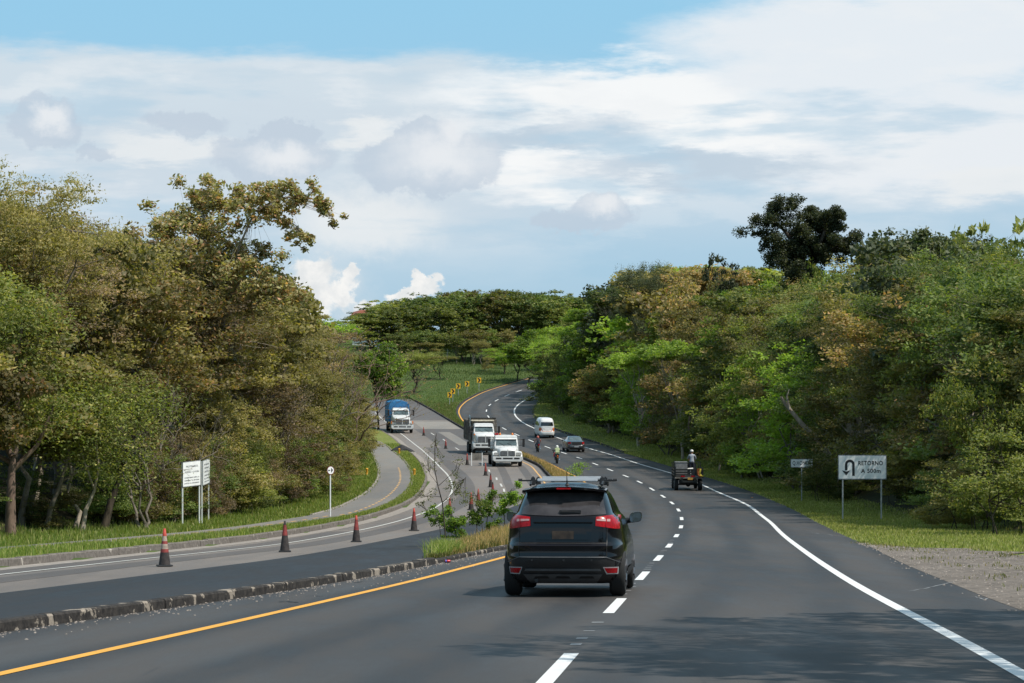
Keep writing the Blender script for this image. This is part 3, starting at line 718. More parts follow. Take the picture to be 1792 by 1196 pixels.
# lamps
for s_ in (-1, 1):
    lo = lambda x, s_=s_: 1.03+.05*(max(0, .80-abs(x))/.34)
    hi = lambda x, s_=s_: 1.24-.03*max(0, .72-abs(x))/.22 - .10*max(0, abs(x)-.78)
    a, b_ = (.835, .49) if s_ > 0 else (-.49, -.835)
    tl = S_('tail_light', 'redlens', lo, hi, ln(min(s_*.49, s_*.845), min(s_*.50, s_*.835)), ln(max(s_*.49, s_*.845), max(s_*.50, s_*.835)), .022, nz=6, nx=12)
    xa, xb = sorted((s_*.51, s_*.71))
    S_('reverse_lens', 'clearlens', lambda x, s_=s_: 1.135+.02*(max(0, .8-abs(x))/.3), lambda x, s_=s_: 1.18-.0*x, ln(xa, xa), ln(xb, xb), .028, par=tl, nz=3, nx=8)
    xa, xb = sorted((s_*.648, s_*.662))
    S_('lamp_divider', 'redlens', 1.06, 1.20, ln(xa, xa), ln(xb, xb), .032, par=tl, nz=3, nx=2)
    # fog reflectors with bright surround
    xa, xb = sorted((s_*.61, s_*.835)); xc, xd = sorted((s_*.655, s_*.825))
    fo = S_('reflector_frame', 'silver', .345, .455, ln(xc, xa), ln(xd, xb), .012, nz=4, nx=6)
    xa, xb = sorted((s_*.63, s_*.82)); xc, xd = sorted((s_*.67, s_*.81))
    S_('reflector', 'redlens', .362, .44, ln(xc, xa), ln(xd, xb), .022, par=fo, nz=4, nx=6)
# bumper trim: grey cladding, skid plate with three sculpted recesses, light edge lines
S_('bumper_cladding', 'plastic', .22, lambda x: .605-.085*max(0, abs(x)-.66)/.2, ln(-.80, -.9), ln(.80, .9), .006, nz=10, nx=30)
S_('bumper_crease', 'greyplastic', lambda x: .602-.085*max(0, abs(x)-.66)/.2, lambda x: .612-.085*max(0, abs(x)-.66)/.2, ln(-.88, -.88), ln(.88, .88), .016, nz=2, nx=40)
S_('bumper_step', 'greyplastic', .395, .43, ln(-.58, -.56), ln(.58, .56), .03, nz=3, nx=20)
sk = S_('skid_plate', 'greyplastic', .205, lambda x: .345, ln(-.50, -.60), ln(.50, .60), .022, nz=5, nx=24)
for xa in (-.44, -.12, .24):
    S_('skid_recess', 'plastic', .28, .315, ln(xa, xa+.03), ln(xa+.24, xa+.21), .030, par=sk, nz=2, nx=6)
for x_ in (-.46, .02, .44): MB().lathe([(.016, 0), (.016, .012)], 12, 'y', (x_, R.rear(x_, .56, .018), .56)).build('parking_sensor', M['plastic'], suv)
S_('shut_line', 'plastic', .81, .822, ln(-.66, -.66), ln(.66, .66), .004, nz=1, nx=30)
for s_ in (-1, 1):
    S_('shut_line', 'plastic', .62, 1.04, ln(s_*.665-.004, s_*.665-.004), ln(s_*.665+.004, s_*.665+.004), .006, nz=8, nx=1)
# side glass, mirrors, sills
for s_ in (-1, 1):
    R.spatch('side_window', M['glass'], suv, s_, 1.21, 1.56, ln(.62, .85), ln(3.0, 2.15), .006)
    mm = MB(); mm.tube([(s_*.84, 2.75, 1.12), (s_*.96, 2.72, 1.13)], [.05, .035], 8)
    mo = mm.build('mirror_arm', M['plastic'], suv, smooth=True)
    V = []; c0_ = Vector((s_*.99, 2.70, 1.175))
    hs = MB()
    prof = [(0, .0), (.06, .35), (.13, .82), (.17, 1.0), (.2, .97)]
    ring = 20; vs = []
    for d_, k_ in prof:
        for i in range(ring):
            t = 2*math.pi*i/ring; e = .6; cx_, cz_ = math.copysign(abs(math.cos(t))**e, math.cos(t)), math.copysign(abs(math.sin(t))**e, math.sin(t))
            vs.append((c0_.x+cx_*.10*k_*(1), c0_.y+.12-d_, c0_.z+cz_*.085*k_+(.015*cx_*s_)))
    fs = [(i*ring+k, i*ring+(k+1) % ring, (i+1)*ring+(k+1) % ring, (i+1)*ring+k) for i in range(len(prof)-1) for k in range(ring)] + [tuple(range(ring)), tuple((len(prof)-1)*ring+k for k in range(ring))]
    ho = hs.add(vs, fs).build('side_mirror', M['black_paint'], suv, smooth=True)
    MB().add([(v[0]*1+0, v[1]-.006, v[2]) for v in [(c0_.x+(vs[-ring+i][0]-c0_.x)*.92, vs[-ring+i][1], c0_.z+(vs[-ring+i][2]-c0_.z)*.9) for i in range(ring)]], [tuple(range(ring))]).build('mirror_glass', plain('mirror_glass', (.16, .2, .24), .05, .9), ho)
    R.spatch('sill', M['plastic'], suv, s_, .24, .42, ln(1.3, 1.3), ln(2.95, 2.95), .02)
# roof with bars
rr = MB()
for s_ in (-1, 1):
    rl = MB(); rl.tube([(s_*.55, .85, 1.69), (s_*.555, 1.0, 1.735), (s_*.56, 1.6, 1.76), (s_*.56, 2.3, 1.74), (s_*.55, 2.5, 1.69)], .018, 8); rl.build('roof_rail', M['plastic'], suv, smooth=True)
for yb, nm_ in ((1.15, 'roof_bar'), (2.1, 'roof_bar')):
    bo_ = MB(); dzb = .0 if yb < 2 else .035; bo_.box(-.47, .47, yb-.04, yb+.04, 1.748+dzb, 1.795+dzb, .0, .012); ob = bo_.build(nm_, M['silver'], suv, bevel=.01)
    lo_ = .745 if yb < 2 else .62
    br_ = MB().box(-lo_, lo_, yb-.02, yb+.02, 1.748, 1.772); br_.lathe([(.02, -lo_-.02), (.02, -lo_+.04)], 10, 'x', (0, yb, 1.772)); br_.lathe([(.02, lo_-.04), (.02, lo_+.02)], 10, 'x', (0, yb, 1.772)); br_.build('bar_end', M['plastic'], ob)
    for s_ in (-1, 1):
        ft = MB(); ft.box(s_*.535-.045, s_*.535+.045, yb-.05, yb+.06, 1.69, 1.825, .02, .015); ft.build('bar_foot', M['plastic'], ob, bevel=.015)
an = MB(); an.tube([(.02, .78, 1.70), (.02, .72, 1.80), (.02, .68, 1.90)], [.012, .006, .004], 6); an.lathe([(.04, 1.69), (.015, 1.72)], 10, 'z', (.02, .78, 0)); an.build('antenna', M['plastic'], suv)
for k in range(4): MB().box(-.42+k*.22, -.30+k*.22, .72, .735, 1.702-.0, 1.708).build('roof_rib', M['plastic'], suv)
for s_ in (-1, 1):
    for ya in (rear_axle, front_axle): wheel(suv, s_*.80, ya, .355, .235)
ub = MB().box(-.62, .62, .5, 3.9, .22, .34); ub.tube([(-.4, .16, .25), (-.4, .5, .25)], .03, 8); ub.build('underbody', M['plastic'], suv)
# people carriers use the rear tyre as contact; shift root so the rear wheels sit at the traced point
off_v = Matrix.Rotation(suv.rotation_euler.z, 3, 'Z') @ Vector((0, rear_axle-.15, 0)); suv.location -= off_v

# ------------------------------------------------------------------ people built as one skinned surface
def skin(name, nodes, edges, mat, parent=None, levels=1, mats=None, paint=None):
    me = bpy.data.meshes.new(name); me.from_pydata([n_[0] for n_ in nodes], edges, []); me.update()
    o = bpy.data.objects.new(name, me); COL.objects.link(o)
    md = o.modifiers.new('s', 'SKIN'); 
    if not me.skin_vertices: bpy.context.view_layer.objects.active = o; bpy.ops.mesh.customdata_skin_add()
    for i, n_ in enumerate(nodes):
        sv = me.skin_vertices[0].data[i]; r = n_[1]; sv.radius = (r, r) if not hasattr(r, '__len__') else r; sv.use_root = (i == 0)
    ss = o.modifiers.new('u', 'SUBSURF'); ss.levels = levels; ss.render_levels = levels
    dg = bpy.context.evaluated_depsgraph_get(); nm2 = bpy.data.meshes.new_from_object(o.evaluated_get(dg)); o.modifiers.clear(); o.data = nm2
    nm2.materials.clear()
    for m_ in (mats or [mat]): nm2.materials.append(m_)
    for p in nm2.polygons:
        p.use_smooth = True
        if paint: p.material_index = paint(p.center)
    if parent: o.parent = parent
    return o
def figure(name, J, parent_mat, paint, mats):
    "J: joint name -> position. One continuous body with hands of five fingers"
    N = []; E = []; ix = {}
    def nd(k, p, r, fr=None):
        ix[k] = len(N); N.append((tuple(p), r))
        if fr is not None: E.append((ix[fr], ix[k]))
    V_ = {k: Vector(v) for k, v in J.items()}
    nd('pel', V_['pel'], (.155, .115)); nd('waist', V_['pel'].lerp(V_['chest'], .45), (.14, .105), 'pel'); nd('chest', V_['chest'], (.175, .12), 'waist')
    nd('nb', V_['neck'], (.075, .07), 'chest'); nd('neck', V_['neck'].lerp(V_['head'], .4), .055, 'nb')
    hd = (V_['head']-V_['neck']).normalized()
    nd('jaw', V_['head']-hd*.05, (.07, .08), 'neck'); nd('head', V_['head']+hd*.02, (.08, .095), 'jaw'); nd('crown', V_['head']+hd*.09, (.06, .07), 'head')
    for s_ in 'lr':
        nd('sh'+s_, V_['sh'+s_], .065, 'chest'); nd('el'+s_, V_['el'+s_], .043, 'sh'+s_)
        nd('fa'+s_, V_['el'+s_].lerp(V_['wr'+s_], .4), .04, 'el'+s_); nd('wr'+s_, V_['wr'+s_], .027, 'fa'+s_)
        d_ = (V_['wr'+s_]-V_['el'+s_]).normalized(); lat = d_.cross(Vector((0, 0, 1))).normalized() if abs(d_.z) < .9 else Vector((0, 1, 0)); dn = lat.cross(d_)*(1 if lat.cross(d_).z < 0 else -1)
        pm = V_['wr'+s_]+d_*.06; nd('pm'+s_, pm, (.038, .018), 'wr'+s_)
        for q in range(4):
            b_ = pm+d_*.035+lat*(-.03+.02*q); L_ = (.07, .08, .075, .06)[q]
            nd(f'f{q}{s_}', b_, .0095, 'pm'+s_); nd(f'g{q}{s_}', b_+d_*L_*.45+dn*L_*.25, .0085, f'f{q}{s_}'); nd(f'h{q}{s_}', b_+d_*L_*.5+dn*L_*.8, .0075, f'g{q}{s_}')
        nd('th'+s_, V_['wr'+s_]+d_*.03+lat*.042, .0105, 'wr'+s_); nd('tk'+s_, V_['wr'+s_]+d_*.06+lat*.052+dn*.03, .009, 'th'+s_)
        nd('hip'+s_, V_['hip'+s_], .09, 'pel'); nd('kn'+s_, V_['kn'+s_], .06, 'hip'+s_); nd('ca'+s_, V_['kn'+s_].lerp(V_['an'+s_], .35), .058, 'kn'+s_); nd('an'+s_, V_['an'+s_], .04, 'ca'+s_)
        nd('to'+s_, V_['to'+s_], (.045, .03), 'an'+s_)
    o = skin(name, N, E, None, None, 1, mats=mats, paint=paint)
    return o

# ------------------------------------------------------------------ old open truck with a standing passenger
tk = put(1205, 859, 'M', Cw, name='farm_truck')
tag(tk, 'old dark open-bed truck driving away in the right lane with a grey box on board', 'truck')
b = MB().box(-.78, .78, 0, 2.2, .78, .86); b.box(-.45, -.35, -.1, 3.6, .58, .78); b.box(.35, .45, -.1, 3.6, .58, .78); b.box(-.5, .5, -.06, .06, .5, .62); b.build('bed', M['jeepgreen'], tk, bevel=.01)
for zz in (.92, 1.08, 1.24): MB().box(-.88, .88, -.05, -.01, zz, zz+.1).build('tailgate_slat', M['jeepgreen'], tk, bevel=.008)
for s_ in (-1, 1):
    for zz in (.92, 1.10, 1.28): MB().box(s_*.88-.025, s_*.88+.025, 0, 2.2, zz, zz+.1).build('side_slat', M['jeepgreen'], tk, bevel=.008)
    for yy in (0, .7, 1.4, 2.1): MB().box(s_*.88-.03, s_*.88+.03, yy-.03, yy+.03, .78, 1.72 if (s_ < 0 and yy == 0) or yy > 2 else 1.42).build('stake', M['jeepgreen'], tk)
hb = MB().box(-.80, .80, 2.22, 2.28, 1.68, 1.74); hb.box(-.80, -.74, 2.22, 2.28, .8, 1.7); hb.box(.74, .80, 2.22, 2.28, .8, 1.7); hb.box(-.74, .74, 2.235, 2.265, .86, 1.25); hb.build('headboard', M['jeepgreen'], tk)
cb_ = MB(); cb_.prism([(2.4, .55), (4.3, .55), (4.35, 1.1), (3.45, 1.22), (3.2, 1.62), (2.45, 1.64)], -.68, .68, 'x'); cb_.build('cab', M['jeepgreen'], tk, bevel=.05)
MB().box(-.5, .5, 2.385, 2.398, 1.28, 1.56).build('cab_window', M['glass'], tk)
for s_ in (-1, 1):
    wheel(tk, s_*.74, .45, .37, .24, rimmat='greybox'); wheel(tk, s_*.70, 3.5, .36, .2, rimmat='greybox')
    MB().box(s_*.62-.16, s_*.62+.16, .0, .9, .76, .79).build('mud_guard', M['plastic'], tk)
for x_ in (-.36, .26): MB().box(x_-.13, x_+.13, -.085, -.05, .84, .92).build('tail_light', M['redlens'], tk, bevel=.01)
MB().box(-.06, .26, -.08, -.06, .66, .80).build('number_plate', M['platey'], tk, bevel=.005)
MB().box(-.85, .85, -.07, .0, .74, .83).build('bumper', M['dirtysteel'], tk, bevel=.01)
dfm = MB(); dfm.tube([(-.6, .45, .37), (.6, .45, .37)], .05, 8); dfm.lathe([(.05, -.15), (.15, -.05), (.15, .05), (.05, .15)], 14, 'y', (0, .45, .37)); dfm.box(-.55, .55, .2, .7, .42, .66); dfm.build('rear_axle', M['plastic'], tk, smooth=True)
def on(parent, name, local, label, cat, group=None, kw=None):
    e = empty(name, (0, 0, 0), 0, label, cat, group); bpy.context.view_layer.update()
    e.matrix_world = parent.matrix_world @ Matrix.Translation(local) ; return e
bpy.context.view_layer.update()
bx = on(tk, 'cargo_box', (-.42, .75, .862), 'dull grey metal box standing in the bed of the old dark truck', 'box')
MB().box(-.36, .36, -.5, .5, 0, .86).build('case', M['greybox'], bx, bevel=.02); MB().box(-.38, .38, -.52, .52, .86, .90).build('lid', M['greybox'], bx, bevel=.01)
MB().box(-.385, -.36, -.3, .3, .2, .6).build('latch_plate', M['rust'], bx, bevel=.01)
ro = on(tk, 'cloth_roll', (.18, 1.1, 1.30), 'small white roll lying across the load of the old dark truck', 'roll')
mb = MB(); mb.tube([(-.16, 0, .0), (.18, 0, .02)], [.055, .06], 10); mb.tube([(.03, 0, -.06), (.03, 0, -.43)], .02, 6); mb.build('roll', M['whitecloth'], ro, smooth=True)
yg = on(tk, 'rubber_boots', (.62, -.10, .86), 'yellow and orange rubber boots hanging on the tailgate of the old dark truck', 'boots')
for k, (xx, mt) in enumerate(((-.03, 'orangecloth'), (.07, 'yellowcloth'))):
    bt = MB(); bt.tube([(xx, 0, .50), (xx-.01, -.01, .28), (xx, -.015, .12)], [.085, .075, .07], 10); bt.tube([(xx, -.02, .10), (xx+.10, -.03, .05), (xx+.20, -.03, .03)], [.07, .06, .04], 10); bt.build('boot', M[mt], yg, smooth=True)
# passenger
tag(None, None) if False else None
def man_paint(levels):
    def f(c):
        for k_, fn in levels:
            if fn(c): return k_
        return 0
    return f
J = dict(pel=(0,0,.93), chest=(0,.04,1.27), neck=(0,.05,1.44), head=(0,.07,1.60), shl=(-.18,.04,1.39), shr=(.18,.04,1.39), ell=(-.27,.16,1.15), elr=(.28,.14,1.14), wrl=(-.2,.38,1.07), wrr=(.2,.38,1.07), hipl=(-.09,0,.9), hipr=(.09,0,.9), knl=(-.11,.03,.49), knr=(.12,.05,.49), anl=(-.12,-.02,.09), anr=(.13,0,.09), tol=(-.13,.13,.04), tor=(.15,.15,.04))
ps = figure('person', J, None, man_paint([(2, lambda c: c.z < .93), (1, lambda c: c.z < 1.46 and not (abs(c.x) > .12 and c.z < 1.2 and c.y > .2))]), [M['skin'], M['shirt'], M['navy']])
bpy.context.view_layer.update()
ps.matrix_world = tk.matrix_world @ Matrix.Translation((.34, 1.85, .862)) @ Matrix.Scale(.93, 4)
tag(ps, 'person in pale grey shirt and white cap standing on the old dark truck', 'person')
hh = MB(); hh.lathe([(.105, -.02), (.112, .02), (.10, .07), (.06, .105), (.01, .115)], 18, 'z', (0, .06, 1.64)); hh.box(-.07, .07, .12, .25, 1.64, 1.655); hh.build('cap', M['whitecloth'], ps, smooth=True)
def face(ps, c, f=1):
    for s_ in (-1, 1): MB().lathe([(.004, 0), (.013, .006), (.004, .012)], 8, 'y', (c[0]+s_*.032, c[1]+.085, c[2])).build('eye', M['signblack'], ps)
    MB().tube([(c[0], c[1]+.085, c[2]+.005), (c[0], c[1]+.115, c[2]-.035)], [.008, .015], 6).build('nose', M['skin'], ps, smooth=True)
    MB().box(c[0]-.025, c[0]+.025, c[1]+.082, c[1]+.092, c[2]-.07, c[2]-.06).build('mouth', M['pink'], ps)
    for s_ in (-1, 1): MB().lathe([(.008, -.01), (.03, 0), (.008, .01)], 8, 'x', (c[0]+s_*.085, c[1], c[2]-.01)).build('ear', M['skin'], ps)
face(ps, (0, .07, 1.60))

# ------------------------------------------------------------------ white minibus
vn = put(957.5, 767.5, 'M', off(Cd, 1.8), name='minibus')
tag(vn, 'white high-roofed passenger van with orange stripes round its tail lights driving up the far bend', 'van')
R2 = Rings([(.28,.80,.12,4.3),(.36,.85,.04,4.4),(.55,.87,.0,4.45),(.70,.87,.03,4.45),(.78,.865,.10,4.42),(1.1,.86,.13,4.35),(1.25,.85,.15,4.1),(1.55,.80,.22,3.8),(1.80,.74,.32,3.4),(1.95,.67,.42,3.2),(2.03,.58,.55,3.0)], n=5.5, crown=.05)
R2.mesh('body', M['white_paint'], vn, cut=[(.95, .33, .37), (3.45, .33, .37)], m=80)
R2.patch('rear_window', M['glass'], vn, 1.27, 1.66, ln(-.66, -.60), ln(.66, .60), .01)
for s_ in (-1, 1):
    a, b_ = sorted((s_*.62, s_*.83)); R2.patch('tail_light', M['amber'], vn, .66, 1.10, ln(a, a), ln(b_, b_), .012, nz=4, nx=4)
    a, b_ = sorted((s_*.68, s_*.78)); R2.patch('tail_lens', M['redlens'], vn, .80, .96, ln(a, a), ln(b_, b_), .02, nz=3, nx=3)
    a, b_ = sorted((s_*.44, s_*.62)); R2.patch('stripe', M['redlens'], vn, .70, 1.02, ln(s_*.45-.03, s_*.60-.03), ln(s_*.45+.03, s_*.60+.03), .01, nz=4, nx=2)
    R2.spatch('side_window', M['glass'], vn, s_, 1.28, 1.66, ln(.45, .55), ln(3.7, 3.5), .006)
    mr_ = MB(); mr_.tube([(s_*.82, 3.75, 1.25), (s_*.95, 3.8, 1.28)], .02, 6); mr_.box(s_*.99-.05, s_*.99+.05, 3.72, 3.8, 1.2, 1.4); mr_.build('side_mirror', M['plastic'], vn)
    for ya in (.95, 3.45): wheel(vn, s_*.74, ya, .33, .21)
R2.patch('number_plate', M['signwhite'], vn, .86, .98, ln(-.22, -.22), ln(.22, .22), .014, nz=2, nx=4)
R2.patch('orange_band', M['orangecloth'], vn, .705, .735, ln(-.5, -.5), ln(.5, .5), .012, nz=2, nx=10)
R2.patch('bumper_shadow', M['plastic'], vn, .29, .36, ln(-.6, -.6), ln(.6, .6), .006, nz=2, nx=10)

# ------------------------------------------------------------------ grey sedan
sd_ = put(1009, 792, 'M', off(Cd, 1.9), name='sedan')
tag(sd_, 'dark grey four-door sedan with red corner lamps driving just behind the white van', 'car')
R3 = Rings([(.22,.78,.16,4.3),(.30,.84,.06,4.4),(.45,.86,.0,4.45),(.58,.86,.02,4.45),(.66,.86,.08,4.42),(.86,.85,.09,4.2),(.98,.82,.12,3.9),(1.02,.78,.30,3.2),(1.06,.72,.52,3.05),(1.2,.66,.82,2.8),(1.34,.59,1.1,2.45),(1.40,.54,1.25,2.25)], n=5.5, crown=.04)
R3.mesh('body', M['grey_paint'], sd_, cut=[(.88, .31, .35), (3.5, .31, .35)], m=80)
R3.patch('rear_window', M['pale_glass'], sd_, 1.045, 1.36, ln(-.60, -.52), ln(.60, .52), .012)
for s_ in (-1, 1):
    a, b_ = sorted((s_*.52, s_*.80)); R3.patch('tail_light', M['redlens'], sd_, .76, .94, ln(a, a), ln(b_, b_), .012, nz=4, nx=5)
    a, b_ = sorted((s_*.62, s_*.76)); R3.patch('reverse_lens', M['clearlens'], sd_, .70, .77, ln(a, a), ln(b_, b_), .016, nz=3, nx=4)
    R3.spatch('side_window', M['glass'], sd_, s_, 1.05, 1.34, ln(.9, 1.3), ln(2.95, 2.4), .006)
    mr_ = MB(); mr_.tube([(s_*.78, 2.8, .98), (s_*.92, 2.8, 1.0)], .02, 6); mr_.box(s_*.95-.08, s_*.95+.08, 2.76, 2.84, .94, 1.06); mr_.build('side_mirror', M['grey_paint'], sd_, bevel=.015)
    for ya in (.88, 3.5): wheel(sd_, s_*.73, ya, .31, .2)
R3.patch('number_plate', M['signgrey'], sd_, .46, .57, ln(-.2, -.2), ln(.2, .2), .012, nz=2, nx=4)
R3.patch('boot_panel', M['plastic'], sd_, .70, .95, ln(-.42, -.42), ln(.42, .42), .008, nz=3, nx=10)
R3.patch('bumper_trim', M['plastic'], sd_, .26, .34, ln(-.6, -.6), ln(.6, .6), .008, nz=2, nx=10)

# ------------------------------------------------------------------ motorcycles with riders
def motorcycle(px, py, lab, tankmat, tailmat, bag=False):
    b = put(px, py, 'M', off(Cd, -1.6), name='motorcycle'); b.scale = (.86, .86, .86); tag(b, lab, 'motorcycle', 'motorcycles in the middle of the right-hand road')
    for ya, nm_ in ((.3, 'wheel'), (1.55, 'wheel')):
        w_ = MB(); w_.lathe([(.22, -.05), (.29, -.05), (.31, -.02), (.31, .02), (.29, .05), (.22, .05)], 24, 'x', (0, ya, .31)); wo = w_.build(nm_, M['rubber'], b, smooth=True)
        h_ = MB(); h_.lathe([(.05, -.06), (.05, .06)], 12, 'x', (0, ya, .31))
        for k in range(6):
            t = math.pi*k/3; h_.tube([(0, ya, .31), (0, ya+.25*math.cos(t), .31+.25*math.sin(t))], .012, 5)
        h_.build('spokes', M['alloy'], wo)
    f = MB(); f.tube([(0, .3, .31), (0, .7, .45), (0, 1.1, .42)], .035, 8); f.tube([(0, .45, .78), (0, .9, .75), (0, 1.3, .85)], .035, 8); f.tube([(-.08, .3, .31), (-.09, .5, .75)], .02, 6); f.tube([(.08, .3, .31), (.09, .5, .75)], .02, 6)
    f.tube([(-.07, 1.55, .31), (-.08, 1.32, .98)], .025, 6); f.tube([(.07, 1.55, .31), (.08, 1.32, .98)], .025, 6); f.box(-.14, .14, .75, 1.1, .3, .6); f.build('frame', M['plastic'], b)
    f = MB(); f.tube([(.14, 1.0, .3), (.16, .5, .33), (.17, .05, .42)], [.025, .04, .05], 10); f.build('exhaust', M['chrome'], b, smooth=True)
    f = MB(); f.tube([(0, .95, .86), (0, 1.1, .90), (0, 1.3, .86)], [.09, .14, .08], 12); f.build('tank', M[tankmat], b, smooth=True)
    f = MB(); f.tube([(0, .12, .86), (0, .4, .84), (0, .9, .80)], [.07, .12, .10], 10); f.build('seat', M['plastic'], b, smooth=True)
    f = MB(); f.box(-.07, .07, -.02, .06, .70, .80); f.build('tail_light', M[tailmat], b, bevel=.02)
    f = MB(); f.tube([(-.36, 1.12, 1.04), (-.2, 1.28, 1.03), (.2, 1.28, 1.03), (.36, 1.12, 1.04)], .014, 6); f.build('handlebar', M['plastic'], b)
    for s_ in (-1, 1):
        f = MB(); f.tube([(s_*.25, 1.27, 1.03), (s_*.34, 1.25, 1.2)], .008, 5); f.box(s_*.37-.06, s_*.37+.06, 1.23, 1.25, 1.19, 1.27); f.build('mirror', M['plastic'], b, bevel=.01)
    MB().box(-.09, .09, .0, .02, .55, .66).build('number_plate', M['platey'], b)
    MB().prism([(0, .6), (.45, .7), (.45, .74), (-.02, .66)], -.07, .07, 'x').build('rear_mudguard', M[tankmat], b)
    return b
def rider(b, lab, mats, paint, helmet, lean=0.0):
    J = dict(pel=(0,.5,.99), chest=(0,.60,1.30), neck=(0,.64,1.45), head=(0,.70,1.58), shl=(-.19,.62,1.39), shr=(.19,.62,1.39), ell=(-.33,.78,1.16), elr=(.33,.78,1.16), wrl=(-.33,1.06,1.07), wrr=(.33,1.06,1.07), hipl=(-.10,.52,.95), hipr=(.10,.52,.95), knl=(-.22,.98,.80), knr=(.22,.98,.80), anl=(-.2,.72,.40), anr=(.2,.72,.40), tol=(-.21,.9,.34), tor=(.21,.9,.34))
    p = figure('person', J, None, paint, mats); bpy.context.view_layer.update(); p.matrix_world = b.matrix_world.copy(); tag(p, lab, 'person')
    h = MB(); h.lathe([(.05, -.13), (.115, -.10), (.135, -.02), (.13, .06), (.09, .12), (.01, .145)], 20, 'z', (0, .69, 1.60)); ho = h.build('helmet', M[helmet], p, smooth=True)
    v = MB(); v.prism([(-.09, -.04), (.09, -.04), (.08, .05), (-.08, .05)], .805, .835, 'y'); o = v.build('visor', M['glass'], ho); o.location = (0, 0, 1.60)
    return p
m1 = motorcycle(942.5, 792, 'motorcycle with a round red tail lamp ridden close behind the white van', 'plastic', 'redlens')
MB().lathe([(.02, -.02), (.10, .0), (.10, .03), (.02, .05)], 16, 'y', (.03, -.04, .80)).build('reflector', M['redlens'], m1, smooth=True)
rider(m1, 'rider in dark vest with bare reddish arms on the motorcycle behind the white van', [M['navy'], M['pink'], M['denim']], man_paint([(2, lambda c: c.z < .97), (1, lambda c: abs(c.x) > .2 and c.z > .97)]), 'pink')
m2 = motorcycle(976, 812, 'red motorcycle whose rider wears a pale vest, nearest to the grassy median', 'red_paint', 'amber')
p2 = rider(m2, 'rider in white and lime reflective vest with a white helmet on the red motorcycle', [M['navy'], M['hivis'], M['denim']], man_paint([(2, lambda c: c.z < .95), (1, lambda c: abs(c.x) < .23)]), 'whitecloth')
bk = MB(); bk.box(-.20, .20, .36, .50, 1.05, 1.50, .03, .02); bo2 = bk.build('satchel', M['hivis'], p2, bevel=.03)
# crash guards with leg shields in red at the left
MB().tube([(-.12, 1.3, .5), (-.26, 1.34, .7), (-.24, 1.3, .95), (-.1, 1.3, 1.0)], .05, 8).build('fairing', M['red_paint'], m2, smooth=True)

